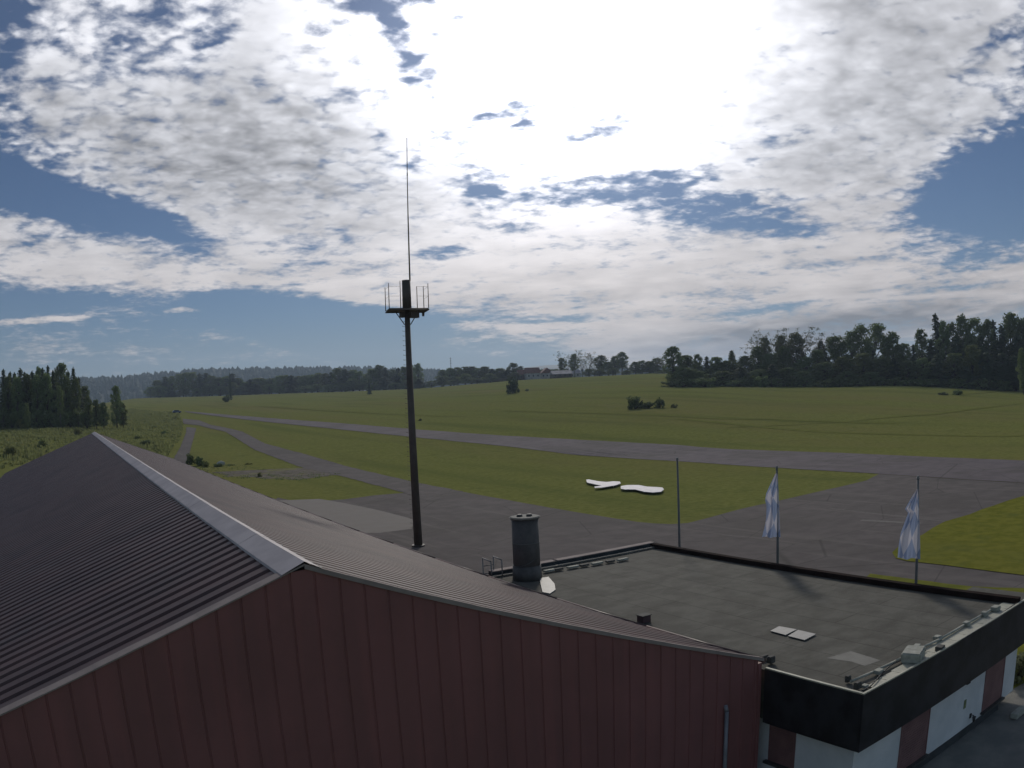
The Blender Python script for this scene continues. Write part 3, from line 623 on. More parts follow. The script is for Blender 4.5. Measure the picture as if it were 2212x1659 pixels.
# ------------------------------------------------------------------ mast
mp = onz(904, 1180); mx, my = mp.x, mp.y
ma = thing('radio_mast', 'tall dark steel mast with railed platform and thin whip antenna', 'mast', (mx, my, 0))
vd = Vector((mx, my, 0)).normalized(); e1 = vd.cross(Vector((0, 0, 1))); e1 = e1 if e1.dot(cam2w((1, 0, 0))) > 0 else -e1
Z3 = Vector((0, 0, 1))
PZm = 14.85
bm = B_(); tube(bm, (0, 0, 0), (0, 0, PZm), .27, .165, 16); obj('pole', bm, 'steel', ma)
bm = B_(); tube(bm, (0, 0, 0.02), (0, 0, .10), .42, .42, 16); obj('base_flange', bm, 'steel', ma)
bm = B_(); tube(bm, (0, 0, PZm), (0, 0, PZm+1.85), .29, .27, 14); obj('head_casing', bm, 'steel', ma)
def fr(a, b, z): return e1*a+vd*b+Z3*z
q = math.radians(18); ca, sa = math.cos(q), math.sin(q)
def pf(a, b, z): return fr(a*ca-b*sa*.5, a*sa+b*ca, z)
bm = B_(); hw = 1.28
prism(bm, [pf(-hw, -.85, PZm-.06), pf(hw, -.85, PZm-.06), pf(hw, .85, PZm-.06), pf(-hw, .85, PZm-.06)], (0, 0, .07)); obj('platform', bm, 'steel', ma)
bm = B_()
for s1, s2 in (((-hw, -.85), (hw, -.85)), ((hw, -.85), (hw, .85)), ((hw, .85), (-hw, .85)), ((-hw, .85), (-hw, -.85))):
    tube(bm, pf(*s1, PZm-.09), pf(*s2, PZm-.09), .045, .045, 6)
obj('platform_frame', bm, 'steel', ma)
for k, (a, b, hh) in enumerate(((-hw, -.85, 1.55), (-hw*.42, -.85, 1.7), (hw*.42, -.85, 1.35), (hw, -.85, 1.55), (-hw, .85, 1.5), (hw, .85, 1.6))):
    bm = B_(); tube(bm, pf(a, b, PZm), pf(a, b, PZm+hh), .028, .022, 6); obj('post', bm, 'steel', ma)
for zz in (.75, 1.35):
    for s1, s2 in (((-hw, -.85), (-hw*.42, -.85)), ((hw, .85), (hw, -.85)), ((-hw, .85), (-hw, -.85)), ((hw*.42, -.85), (hw, -.85))):
        bm = B_(); tube(bm, pf(*s1, PZm+zz), pf(*s2, PZm+zz), .007, .007, 5); obj('rail', bm, 'brass', ma)
for s in (-1, 1):
    bm = B_(); tube(bm, fr(s*.75, 0, PZm-.08), fr(s*.18, 0, PZm-.95), .03, .03, 6); obj('brace', bm, 'steel', ma)
bm = B_(); box(bm, -.28, .28, -.2, .2, -.5, -.1); bmesh.ops.translate(bm, verts=bm.verts, vec=fr(.42, -.1, PZm-.05)); obj('equipment_box', bm, 'steel', ma)
bm = B_(); box(bm, -.14, .14, -.14, .14, -.45, -.1); bmesh.ops.translate(bm, verts=bm.verts, vec=fr(-.32, -.1, PZm-.05)); obj('equipment_box', bm, 'steel', ma)
for a in (1.0,):
    bm = B_(); tube(bm, fr(a, 0, PZm-.08), fr(a, 0, PZm-.26), .012); tube(bm, fr(a, 0, PZm-.26), fr(a, 0, PZm-.46), .085, .07, 10); obj('lamp', bm, 'steel', ma)
bm = B_(); tube(bm, fr(.24, 0, PZm+1.8), fr(.24, 0, PZm+6.0), .055, .042, 8); tube(bm, fr(.24, 0, PZm+6.0), fr(.25, 0, PZm+8.7), .038, .030, 8); tube(bm, fr(.25, 0, PZm+8.7), fr(.27, 0, 26.1), .030, .022, 8); tube(bm, fr(.25, 0, PZm+8.65), fr(.25, 0, PZm+8.85), .04, .04, 8); obj('antenna', bm, 'brass', ma)
for k in range(44):
    z = 1.2+k*.30; r = .27-.105*z/PZm; bm = B_(); tube(bm, fr(-r, 0, z), fr(-r-.14, 0, z), .012, .012, 5); tube(bm, fr(-r-.14, 0, z), fr(-r-.14, 0, z+.05), .012, .012, 5); obj('rung', bm, 'steel', ma)
# ------------------------------------------------------------------ flagpoles and flags
def flag_mat():
    m = bpy.data.materials.new('white_blue_lozenge_cloth'); m.use_nodes = True; nt = m.node_tree; g = G(nt); b = nt.nodes['Principled BSDF']
    uv = g.n('ShaderNodeTexCoord').outputs['UV']; ck = g.n('ShaderNodeTexChecker'); ck.inputs['Scale'].default_value = 1.
    ck.inputs['Color1'].default_value = (.66, .64, .70, 1); ck.inputs['Color2'].default_value = (.32, .38, .54, 1)
    sp = g.n('ShaderNodeSeparateXYZ'); g.put(sp.inputs[0], uv)
    a = g.m('ADD', g.m('MULTIPLY', sp.outputs[0], 1.7), g.m('MULTIPLY', sp.outputs[1], 2.6)); c_ = g.m('SUBTRACT', g.m('MULTIPLY', sp.outputs[1], 2.6), g.m('MULTIPLY', sp.outputs[0], 1.7))
    g.put(ck.inputs['Vector'], g.comb(g.m('ADD', a, .01), g.m('ADD', c_, 20.01), .01)); g.put(b.inputs['Base Color'], ck.outputs[0]); b.inputs['Roughness'].default_value = .7
    tr = g.n('ShaderNodeBsdfTranslucent'); g.put(tr.inputs[0], ck.outputs[0]); mx = g.n('ShaderNodeMixShader'); mx.inputs[0].default_value = .3
    nt.links.new(b.outputs[0], mx.inputs[1]); nt.links.new(tr.outputs[0], mx.inputs[2]); nt.links.new(mx.outputs[0], nt.nodes['Material Output'].inputs[0]); return m
FM = flag_mat()
def flagpole(px, py, label, X=22.0):
    p = onx(px, py, X); t = thing('flagpole', label, 'flagpole', (X, p.y, 0), 'flagpoles behind the clubhouse'); h = p.z
    bm = B_(); tube(bm, (0, 0, 0), (0, 0, h), .06, .035, 12); obj('pole', bm, 'pole', t)
    bm = B_(); tube(bm, (0, 0, h), (0, 0, h+.03), .06, .05, 10); bmesh.ops.create_uvsphere(bm, u_segments=10, v_segments=6, radius=.045, matrix=Matrix.Translation((0, 0, h+.05))); obj('cap', bm, 'plate', t)
    bm = B_(); tube(bm, (0, 0, .0), (0, 0, .35), .09, .08, 12); obj('base_sleeve', bm, 'pole', t)
    bm = B_(); tube(bm, (-.05, -.05, 1.0), (-.05, -.05, h-.1), .006, .006, 4); obj('halyard', bm, 'pole', t)
    return Vector((X, p.y, h))
def flag(top, prof, label, seed):
    """limp cloth hanging from the halyard; prof = (pixel y, left x, right x) down its length"""
    rnd = random.Random(seed); vdir = Vector((top.x, top.y, 0)).normalized(); ex = Vector((vdir.y, -vdir.x, 0)); dist = math.hypot(top.x, top.y)
    bm = B_(); uvl = bm.loops.layers.uv.new('UVMap'); nu, nv = 26, 40; grid = []; UV = {}
    def W(px, py):
        r = ray(px, py); t = dist/math.hypot(r.x, r.y); return O+r*t
    for j in range(nv+1):
        f = j/nv*(len(prof)-1); k = min(int(f), len(prof)-2); t = f-k; y, a, b = [prof[k][i]+(prof[k+1][i]-prof[k][i])*t for i in range(3)]
        L, R = W(a, y), W(b, y); row = []
        for i in range(nu+1):
            u = i/nu; p = L+(R-L)*u; fold = math.sin(u*math.pi*3.2+j*.05+seed)*.11*(.35+j/nv)*(1-.55*u); fold += math.sin(u*math.pi*7+j*.11)*.025
            v = bm.verts.new(p-vdir*(.12+fold)); row.append(v); UV[v] = (u*1.0+.05*math.sin(j*.2), j/nv)
        grid.append(row)
    for j in range(nv):
        for i in range(nu):
            f = bm.faces.new((grid[j][i], grid[j+1][i], grid[j+1][i+1], grid[j][i+1])); f.smooth = True
            for l in f.loops: l[uvl].uv = UV[l.vert]
    bmesh.ops.translate(bm, verts=bm.verts, vec=-top)
    me = bpy.data.meshes.new('flag'); bm.to_mesh(me); bm.free(); me.materials.append(FM); o = bpy.data.objects.new('flag', me); COL.objects.link(o); o.location = top
    tag(o, label, 'flag', 'white and blue flags')
flagpole(1463, 993, 'bare grey flagpole without a flag, nearest the chimney')
t2 = flagpole(1678, 1012, 'grey flagpole carrying the left of the two flags')
t3 = flagpole(1983, 1034, 'grey flagpole carrying the right of the two flags')
flag(t2, [(1022, 1675, 1679), (1045, 1664, 1681), (1065, 1655, 1682), (1078, 1653, 1682), (1092, 1656, 1683), (1120, 1655, 1684), (1140, 1651, 1685), (1159, 1646, 1686)], 'limp white and blue lozenge flag, the left one of two', 1)
flag(t3, [(1056, 1980, 1983), (1075, 1968, 1984), (1098, 1955, 1985), (1106, 1962, 1985), (1125, 1955, 1986), (1150, 1946, 1987), (1180, 1941, 1988), (1205, 1939, 1988)], 'limp white and blue lozenge flag, the right one of two', 2)
# ------------------------------------------------------------------ white ground markers on the grass island
def marker(outline, label, hgt=.28, leg=.18):
    P = [onz(px, py, .24) for px, py in outline]; cen = sum(P, Vector())/len(P); cen.z = 0
    t = thing('ground_marker', label, 'marker', cen, 'white ground markers')
    bm = B_(); prism(bm, [(q.x-cen.x, q.y-cen.y, .24) for q in P], (0, 0, -.05)); bmesh.ops.triangulate(bm, faces=[f for f in bm.faces if len(f.verts) > 4]); obj('panel', bm, 'gwhite', t)
    for q in (P[0], P[len(P)//2]):
        w = cen.copy(); w.z = 0; bm = B_(); v = Vector((q.x, q.y, 0))-w; v *= .85; tube(bm, v, v+Vector((0, 0, .19)), .04, .04, 6); obj('leg', bm, 'gwhite', t)
marker([(1266, 1036), (1272, 1035.5), (1290, 1039), (1310, 1041), (1325, 1039.5), (1339, 1040), (1341, 1044), (1330, 1048), (1300, 1053), (1285, 1053.5), (1284, 1051), (1300, 1049), (1285, 1046), (1268, 1042)], 'white Y-shaped marker panel on the grass island, the left one')
marker([(1341, 1050), (1355, 1047.5), (1380, 1047.5), (1398, 1051), (1420, 1052), (1431, 1053), (1434, 1057), (1428, 1062), (1410, 1063.5), (1392, 1062), (1372, 1057), (1350, 1057), (1341, 1055.5)], 'thick wavy white marker panel on the grass island, the right one')
# ------------------------------------------------------------------ trees
def rv(): return Vector((random.gauss(0, 1), random.gauss(0, 1), random.gauss(0, 1))).normalized()
def leafcard(bm, p, s, n=None):
    n = n or rv(); a = n.orthogonal().normalized(); a.rotate(Matrix.Rotation(random.uniform(0, 6.28), 3, n)); b = n.cross(a)
    w, h = s*random.uniform(.5, .8), s*random.uniform(.7, 1.2); k = random.uniform(-.25, .25)*s
    bm.faces.new([bm.verts.new(p+a*w*.9+n*k), bm.verts.new(p+b*h), bm.verts.new(p-a*w+n*k*.5), bm.verts.new(p-b*h*random.uniform(.5, 1))])
def limb(bm, p, d, L, r, depth, tips):
    n = 3; q = p.copy()
    for i in range(n):
        d2 = (d+rv()*.18).normalized(); e = q+d2*L/n; tube(bm, q, e, r*(1-i*.22), r*(1-(i+1)*.22), 5, False); q = e; d = d2
        if depth and i: limb(bm, q, (d+rv()*.75+Z3*.25).normalized(), L*.6, r*.5, depth-1, tips)
    tips.append(q)
def make_tree(kind, seed):
    """unit tree: height 1 (stretched at placement); returns (trunk mesh, crown mesh)"""
    random.seed(seed); tb, cb = B_(), B_(); S_ = 20.   # modelled 20 m tall
    if kind == 'conifer':
        tube(tb, (0, 0, 0), (0, 0, 19.6), .30, .03, 7); N = 46
        for i in range(N):
            z = 1.3+18.2*i/N; rr = (3.6*(1-z/20.)**.62+.15)*random.uniform(.78, 1.18); nb = int(7+8*(1-z/20.))
            for k in range(nb):
                a = random.uniform(0, 6.28); L = rr*random.uniform(.7, 1.1); m_ = max(2, int(L*2.2))
                for j in range(m_):
                    u = (j+.6)/m_; p = Vector((math.cos(a)*L*u, math.sin(a)*L*u, z-.28*L*u+random.uniform(-.15, .15))); leafcard(cb, p, .48*(1.15-.5*u), (Vector((math.cos(a), math.sin(a), .9))+rv()*.6).normalized())
        for k in range(30): leafcard(cb, Vector((random.gauss(0, .06), random.gauss(0, .06), random.uniform(18.3, 19.8))), .25)
    elif kind in ('broad', 'light', 'round', 'birch'):
        tips = []; H0 = 5. if kind != 'birch' else 7.
        tube(tb, (0, 0, 0), (0, 0, H0), .38, .28, 8); tube(tb, (0, 0, H0), (.2, .1, 13), .28, .12, 7)
        lobes = []
        if kind == 'round': W_, NL, zc = 5.6, 26, 12.5
        elif kind == 'birch': W_, NL, zc = 2.9, 20, 12.
        else: W_, NL, zc = 4.4, 24, 11.
        NL = {'round': 44, 'birch': 34}.get(kind, 42); zb = 6.5 if kind == 'birch' else 2.6
        for i in range(NL):
            f = (i+random.random())/NL; z = zb+(18.9-zb)*f; env = W_*(math.sin(math.pi*min(1, .16+.80*f**1.05))**.62 if kind != 'round' else math.sin(math.pi*min(1, .10+.78*f))**.55)
            th_ = i*2.399+random.uniform(-.5, .5); rad = env*random.uniform(.30, .92); lr = random.uniform(1.15, 1.95)*(W_/4.6)**.5
            c_ = Vector((math.cos(th_)*rad, math.sin(th_)*rad, min(z, 19.6-lr*.8))); lobes.append((c_, lr)); b0 = Vector((0, 0, max(min(H0, c_.z*.7), c_.z*.55))); tube(tb, b0, b0+(c_-b0)*.8, .12, .035, 5, False)
        for c_, lr in lobes:
            for k in range(int(58*lr*lr/2.2)+26):
                d = rv(); r = lr*(random.random()**.4); leafcard(cb, c_+Vector((d.x*r, d.y*r, d.z*r*.8)), .40, (d+rv()*.8).normalized())
    elif kind == 'bare':
        tips = []; tube(tb, (0, 0, 0), (0, 0, 7), .34, .24, 7)
        for i in range(9):
            a = i*.72+random.uniform(-.2, .2); z = random.uniform(5, 7.4); limb(tb, Vector((0, 0, z)), Vector((math.cos(a)*.5, math.sin(a)*.5, 1)).normalized(), random.uniform(8, 11), .14, 2, tips)
        for p in tips:
            for k in range(30): leafcard(cb, p+rv()*random.uniform(.1, 1.15), .24)
        zm = max(v.co.z for v in tb.verts); s = 20./zm
        for b in (tb, cb):
            for v in b.verts: v.co.z *= s
    elif kind == 'shrub':
        tips = []
        for i in range(7):
            a = i*.9; limb(tb, Vector((0, 0, 0)), Vector((math.cos(a)*.7, math.sin(a)*.7, 1)).normalized(), 12, .5, 0, tips)
        for i in range(22):
            th_ = random.uniform(0, 6.28); rad = 7.5*random.random()**.6; c_ = Vector((math.cos(th_)*rad, math.sin(th_)*rad, random.uniform(2.2, 15.5)*(1-.045*rad))); lr = random.uniform(2., 3.6)
            for k in range(60): d = rv(); leafcard(cb, c_+d*lr*random.random()**.4, 1.0, (d+rv()*.8).normalized())
    res = []
    for b in (tb, cb):
        nm = 'trunk' if b is tb else 'crown'
        for v in b.verts: v.co /= 20.
        me = bpy.data.meshes.new(nm); b.to_mesh(me); b.free(); res.append(me)
    return res
TW = 'twig'
LIB = {}
CM = {'conifer': 'needle', 'broad': 'leaf', 'light': 'lightleaf', 'round': 'leaf', 'birch': 'lightleaf', 'bare': 'twig', 'shrub': 'leaf'}
for kd, nvar in (('conifer', 4), ('broad', 5), ('light', 2), ('round', 1), ('birch', 3), ('bare', 3), ('shrub', 4)):
    LIB[kd] = []
    for i in range(nvar):
        tr, cr = make_tree(kd, 100+i*7+len(kd)); tr.materials.append(M['birchbark'] if kd == 'birch' else M['bark']); cr.materials.append(M[CM[kd]]); LIB[kd].append((tr, cr))
CRm = {}
random.seed(11)
ASP = {'conifer': .36, 'broad': .56, 'light': .56, 'round': .66, 'birch': .38, 'bare': .55, 'shrub': 1.0}   # crown width / height of the models
def plant(kind, loc, h, w, label, cat, group=None, name=None, mat_=None):
    tr, cr = random.choice(LIB[kind]); nm = name or {'conifer': 'spruce_tree', 'birch': 'birch_tree', 'shrub': 'shrub', 'bare': 'sparse_tree'}.get(kind, 'broadleaf_tree')
    o = bpy.data.objects.new(nm, None); COL.objects.link(o); o.location = loc; o.rotation_euler = (0, 0, random.uniform(0, 6.28))
    sw = w/ASP[kind]; o.scale = (sw, sw, h); tag(o, label, cat, group)
    for me, n in ((tr, 'trunk'), (cr, 'crown')):
        c_ = bpy.data.objects.new(n, me); COL.objects.link(c_); c_.parent = o
        if n == 'crown' and mat_: 
            key = (me.name, mat_)
            if key not in CRm:
                m2 = me.copy(); m2.materials.clear(); m2.materials.append(M[mat_]); CRm[key] = m2
            c_.data = CRm[key]
    return o
def tree_px(kind, x, ytop, D, wpx, label, cat='tree', group=None, mat_=None, ybase=None, name=None):
    a, e = azel(x, ytop); X, Y = D*math.sin(a), D*math.cos(a); z = terr(X, Y)
    h = EYE+D*math.tan(e)-z; w = wpx*.000556*D
    return plant(kind, (X, Y, z-.15), max(h, .5), w, label, cat, group, name, mat_)
ORD = ['first', 'second', 'third', 'fourth', 'fifth', 'sixth', 'seventh', 'eighth', 'ninth', 'tenth', 'eleventh', 'twelfth', 'thirteenth', 'fourteenth', 'fifteenth', 'sixteenth', 'seventeenth', 'eighteenth', 'nineteenth', 'twentieth', '21st', '22nd', '23rd']+['%dth' % i for i in range(24, 90)]
WID = {'conifer': 2.35, 'broad': 1.55, 'light': 1.4, 'round': 1.15, 'birch': 1.4, 'bare': 1.3, 'shrub': 1.5}
def orow(lst, fmt, group, **kw):
    cnt = {}
    for (kind, x, yt, D, w) in sorted(lst, key=lambda q: q[1]):
        k = {'conifer': 'dark spruce', 'broad': 'bushy broadleaf tree', 'light': 'pale green broadleaf tree', 'round': 'broad round-crowned tree', 'birch': 'slender birch', 'bare': 'thinly leaved tree', 'shrub': 'dense green bush'}[kind]
        i = cnt.get(kind, 0); cnt[kind] = i+1
        tree_px(kind, x, yt, D, w*WID.get(kind, 1.6), fmt % (ORD[i], k), group=group, mat_=('twig' if kind == 'light' and D in (347, 348) else kw.get('mat_')))
# left wood
L = [('broad', 16, 806, 272, 26), ('broad', 36, 808, 270, 28), ('broad', 58, 803, 272, 28), ('broad', 78, 804, 270, 30), ('broad', 100, 800, 271, 30), ('broad', 142, 806, 270, 26), ('broad', 163, 812, 271, 24), ('conifer', -14, 790, 285, 30), ('conifer', 7, 794, 280, 22), ('conifer', 22, 800, 276, 22), ('conifer', 44, 793, 280, 30), ('conifer', 60, 806, 274, 22), ('conifer', 69, 799, 282, 26), ('broad', 84, 787, 284, 28), ('conifer', 92, 792, 278, 22), ('conifer', 103, 786, 282, 20), ('conifer', 114, 797, 276, 22), ('broad', 131, 779, 286, 38), ('conifer', 147, 798, 276, 20), ('conifer', 158, 790, 280, 20), ('conifer', 170, 812, 284, 18), ('broad', 182, 830, 290, 26), ('conifer', 31, 802, 292, 26), ('conifer', 53, 801, 294, 26), ('conifer', 121, 800, 292, 26), ('conifer', -40, 795, 285, 34)]
orow(L, '%s %s from the left in the dark wood behind the hangar', 'trees of the wood at the left edge')
tree_px('birch', 128, 829, 262, 26, 'pale green rounded young birch in front of the dark left wood', mat_='lightleaf')
tree_px('light', 57, 868, 250, 20, 'low yellowish bush-like tree at the foot of the left wood')
tree_px('light', 190, 852, 262, 26, 'pale low tree at the right end of the left wood')
tree_px('broad', 206, 860, 255, 30, 'small dark tree right of the left wood')
tree_px('broad', 222, 866, 258, 36, 'low wide dark tree between the left wood and a lone tree')
tree_px('broad', 249, 829, 262, 38, 'lone upright dark tree right of the left wood')
tree_px('light', 264, 868, 264, 30, 'pale bushy tree touching the lone upright tree')
# right wood
Rw = [('light', 1650, 724, 347, 34), ('light', 1684, 720, 348, 34), ('light', 1718, 714, 347, 46), ('light', 1772, 732, 347, 30), ('broad', 1452, 745, 335, 42), ('broad', 1480, 764, 340, 50), ('broad', 1506, 762, 345, 22), ('conifer', 1526, 768, 338, 24), ('broad', 1546, 768, 336, 42), ('broad', 1581, 754, 345, 20), ('broad', 1572, 776, 335, 44), ('broad', 1606, 766, 335, 46), ('broad', 1636, 744, 340, 40), ('bare', 1652, 716, 350, 46), ('bare', 1684, 712, 352, 44), ('bare', 1716, 706, 350, 66), ('bare', 1772, 722, 350, 46), ('broad', 1662, 760, 340, 44), ('broad', 1692, 745, 338, 40), ('broad', 1740, 768, 336, 50), ('broad', 1765, 752, 336, 44), ('broad', 1802, 722, 345, 58), ('broad', 1838, 710, 345, 60), ('round', 1882, 694, 345, 96), ('broad', 1926, 712, 345, 44), ('broad', 1950, 738, 342, 44), ('conifer', 1972, 742, 340, 20), ('broad', 1988, 706, 345, 36), ('conifer', 2020, 673, 350, 34), ('broad', 2036, 688, 345, 34), ('broad', 2052, 692, 350, 46), ('broad', 2076, 673, 350, 34), ('broad', 2102, 681, 350, 58), ('broad', 2131, 684, 345, 30), ('conifer', 2144, 688, 350, 34), ('broad', 2178, 670, 350, 62), ('broad', 2206, 682, 345, 50), ('conifer', 2162, 700, 338, 44), ('conifer', 2195, 715, 334, 46), ('conifer', 2062, 725, 334, 40), ('conifer', 2118, 720, 334, 44), ('conifer', 2010, 730, 336, 36), ('broad', 2235, 672, 350, 60), ('conifer', 2262, 680, 345, 50)]
orow(Rw, '%s %s from the left in the tall wood on the right', 'trees of the tall wood on the right')
Rs = [('shrub', x_, 812-max(0, (1700-x_))*.004+random.uniform(-8, 4), 314+random.uniform(-3, 6), random.uniform(34, 50)) for x_ in range(1450, 2215, 24)]
orow(Rs, '%s %s from the left along the foot of the right wood', 'bushes at the foot of the right wood')
Ls = [('shrub', x_, 868+random.uniform(-8, 6), 262+random.uniform(-4, 6), random.uniform(24, 34)) for x_ in range(-30, 200, 18)]
orow(Ls, '%s %s from the left along the foot of the left wood', 'bushes at the foot of the left wood')
Rf = [('broad', 1478, 792, 322, 50), ('broad', 1560, 800, 322, 50), ('conifer', 1600, 790, 320, 34), ('broad', 1640, 796, 320, 50), ('conifer', 1668, 785, 320, 32), ('broad', 1700, 792, 320, 46), ('broad', 1780, 780, 322, 60), ('light', 1818, 768, 322, 50), ('light', 1862, 760, 324, 60), ('broad', 1905, 770, 322, 56), ('conifer', 1930, 772, 320, 30), ('broad', 1960, 776, 322, 46), ('broad', 1992, 770, 322, 44), ('conifer', 2024, 762, 320, 40), ('broad', 2060, 760, 322, 54), ('light', 2098, 741, 322, 50), ('conifer', 2086, 790, 316, 34), ('conifer', 2132, 758, 320, 40), ('conifer', 2165, 760, 318, 44), ('conifer', 2190, 765, 316, 40), ('broad', 1735, 800, 318, 44), ('broad', 1830, 800, 316, 50), ('broad', 1880, 802, 316, 50), ('broad', 1510, 800, 322, 40)]
orow(Rf, '%s low-growing %s from the left at the front of the right wood', 'front edge of the right wood')
tree_px('light', 2206, 748, 285, 34, 'tall yellowish-green tree at the right edge of the photo')
tree_px('conifer', 2222, 790, 270, 32, 'short dark spruce in the corner right of the yellowish tree')
# middle tree line beyond the meadow
prof = [(320, 838), (340, 822), (370, 808), (400, 804), (440, 806), (480, 815), (497, 803), (520, 822), (600, 812), (700, 806), (738, 793), (768, 795), (780, 808), (818, 788), (850, 793), (900, 783), (915, 800), (935, 803), (960, 795), (1000, 790), (1040, 792), (1070, 793), (1090, 800), (1114, 778), (1135, 800), (1165, 793), (1200, 792), (1222, 757), (1234, 765), (1252, 754), (1275, 764), (1295, 762), (1312, 780), (1328, 764), (1340, 758), (1360, 780), (1380, 775), (1410, 776), (1425, 768), (1440, 765)]
def pr_(x):
    for a, b in zip(prof[:-1], prof[1:]):
        if a[0] <= x <= b[0]: return a[1]+(b[1]-a[1])*(x-a[0])/(b[0]-a[0])
    return 800
row1, row2 = [], []
x = 325
while x < 1445:
    D, _ = edge(azel(x, 830)[0]); inhouse = 1128 < x < 1262
    if not (908 < x < 950):
        if inhouse: 
            if x > 1212: row1.append((random.choice(['birch', 'birch', 'bare']), x, pr_(x), D+60, 20))
            else: row1.append(('broad', x, pr_(x)+4, D+70, 30))
        else: row1.append((random.choice(['broad', 'broad', 'conifer', 'broad', 'birch'] if x < 1200 else ['broad', 'birch', 'broad', 'bare']), x, pr_(x)+random.uniform(-3, 4), D+25+random.uniform(0, 20), random.uniform(22, 36)))
    x += random.uniform(12, 17)
x = 345
while x < 1440:
    D, _ = edge(azel(x, 830)[0])
    if not (1125 < x < 1262) and not (260 < x < 330): row2.append((random.choice(['broad', 'broad', 'conifer', 'light']), x, 842-(x-345)*.028+random.uniform(-16, 2) - (x>1000)*6, D+6, random.uniform(24, 40)))
    x += random.uniform(22, 30)
orow(row1, '%s %s from the left in the far tree line', 'tree line beyond the meadow')
orow(row2, '%s low-growing %s from the left below the far tree line', 'foot of the far tree line')
def lone(kind, x, yb, yt, w, label, cat='tree', **k):
    p = hit(x, yb); D = math.hypot(p.x, p.y)
    if kind == 'shrub': w *= 1.15; yt -= .1*(yb-yt)
    return tree_px(kind, x, yt, D, w, label, cat, **k)
lone('shrub', 1105, 850, 808, 34, 'dark round lone tree in the meadow below the red-roofed house', name='broadleaf_tree', mat_='needle')
lone('conifer', 797, 852, 818, 15, 'narrow lone spruce in front of the far tree line')
lone('conifer', 496, 862, 803, 12, 'tall thin lone spruce rising above the left hill')
lone('shrub', 490, 868, 848, 22, 'small dark bush alone on the meadow under the thin spruce', 'bush')
lone('shrub', 1138, 845, 837, 9, 'tiny bush in the meadow right of the dark lone tree', 'bush')
lone('shrub', 1372, 883, 848, 44, 'largest dark bush of the cluster in the middle of the meadow', 'bush', group='meadow bush cluster')
lone('shrub', 1400, 882, 861, 32, 'low middle bush of the cluster in the meadow', 'bush', group='meadow bush cluster')
lone('shrub', 1424, 881, 850, 22, 'upright right-hand bush of the cluster in the meadow', 'bush', group='meadow bush cluster')
lone('shrub', 1456, 881, 868, 16, 'faint pale low bush right of the meadow cluster', 'bush', mat_='weed')
lone('shrub', 2036, 853, 844, 25, 'low flat bush on the meadow before the right wood', 'bush')
lone('shrub', 2068, 853, 836, 24, 'rounder dark bush beside the flat one before the right wood', 'bush')
lone('shrub', 908, 909, 901, 10, 'small pale weed clump beside the runway near the mast', 'bush', mat_='weed')
# shrubs in the rough ground left and by the path
sh = [(355, 938, 926, 18, 'blackish bush beside the narrow path'), (330, 925, 916, 14, 'small bush above the blackish one'), (312, 962, 944, 26, 'dark green bush behind the hangar ridge'), (298, 948, 935, 18, 'low bush left of the dark green one'), (338, 968, 955, 18, 'low bush right behind the far roof edge'), (352, 958, 948, 12, 'tiny bush beside the path'), (410, 1003, 972, 22, 'leafy shrub right of the narrow path, the left stem'), (428, 1006, 978, 26, 'leafy shrub right of the narrow path, the right stem'), (445, 1008, 990, 18, 'lower shrub beside the leafy pair'), (470, 1008, 996, 22, 'dark low shrub at the edge of the bare patch'), (500, 1005, 999, 20, 'flat green weed clump on the bare patch'), (560, 1030, 1015, 12, 'upright weed in the bare patch'), (536, 1003, 997, 18, 'long low weeds along the bare patch'), (378, 905, 896, 12, 'small round bush near the far runway end'), (352, 912, 902, 12, 'small bush left of the far runway end'), (305, 915, 905, 14, 'bush in the tall weeds above the roof'), (270, 905, 890, 18, 'bush in the tall weeds left of the meadow'), (215, 905, 882, 20, 'yellow-green bush below the small dark trees'), (150, 912, 890, 22, 'bush at the foot of the wood, centre'), (95, 918, 895, 24, 'bush at the foot of the wood, left of centre'), (40, 925, 900, 26, 'bush at the foot of the wood near the left edge'), (20, 985, 950, 30, 'green bush in the weeds close to the left edge'), (90, 965, 940, 26, 'bush in the weeds above the left roof slope'), (165, 940, 920, 22, 'bush in the weeds left of the hangar ridge end')]
for i, (x, yb, yt, w, lab) in enumerate(sh): lone('shrub', x, yb, yt, w, lab, 'bush', mat_='leaf' if i in (0, 2, 6, 7, 9) else 'weed', group='rough ground shrubs')
def tufts(name, poly_, n, s0, s1, m, hmin, hmax, seed):
    """uncountable weeds: narrow upright leaves scattered over the measured ground region"""
    random.seed(seed); bm = B_(); P = [hit(*p) for p in poly_]
    def inside(px, py):
        c_ = False; j = len(P)-1
        for i in range(len(P)):
            if (P[i].y > py) != (P[j].y > py) and px < (P[j].x-P[i].x)*(py-P[i].y)/(P[j].y-P[i].y)+P[i].x: c_ = not c_
            j = i
        return c_
    xs = [p.x for p in P]; ys = [p.y for p in P]; k = 0
    while k < n:
        x, y = random.uniform(min(xs), max(xs)), random.uniform(min(ys), max(ys))
        if not inside(x, y): continue
        k += 1; z = terr(x, y); cl = .5+.5*math.sin(x*.13+2*math.sin(y*.06))*math.sin(y*.11+1.7*math.sin(x*.05)); h = hmin+(hmax-hmin)*cl*random.random()**.7
        for j in range(4):
            a = random.uniform(0, 6.28); d = Vector((math.cos(a), math.sin(a), 0)); w = random.uniform(s0, s1); b = Vector((x, y, z-.05))+d*random.uniform(0, .5)
            tip = b+d*h*.35*random.random()+Vector((0, 0, h*random.uniform(.7, 1.1))); sd_ = Vector((-d.y, d.x, 0))*w
            bm.faces.new([bm.verts.new(b-sd_*.5), bm.verts.new(b+sd_*.5), bm.verts.new(b+(tip-b)*.6+sd_*.7), bm.verts.new(tip), bm.verts.new(b+(tip-b)*.6-sd_*.7)])
    return tag(obj(name, bm, m, fixn=False), None, None, kind='stuff')
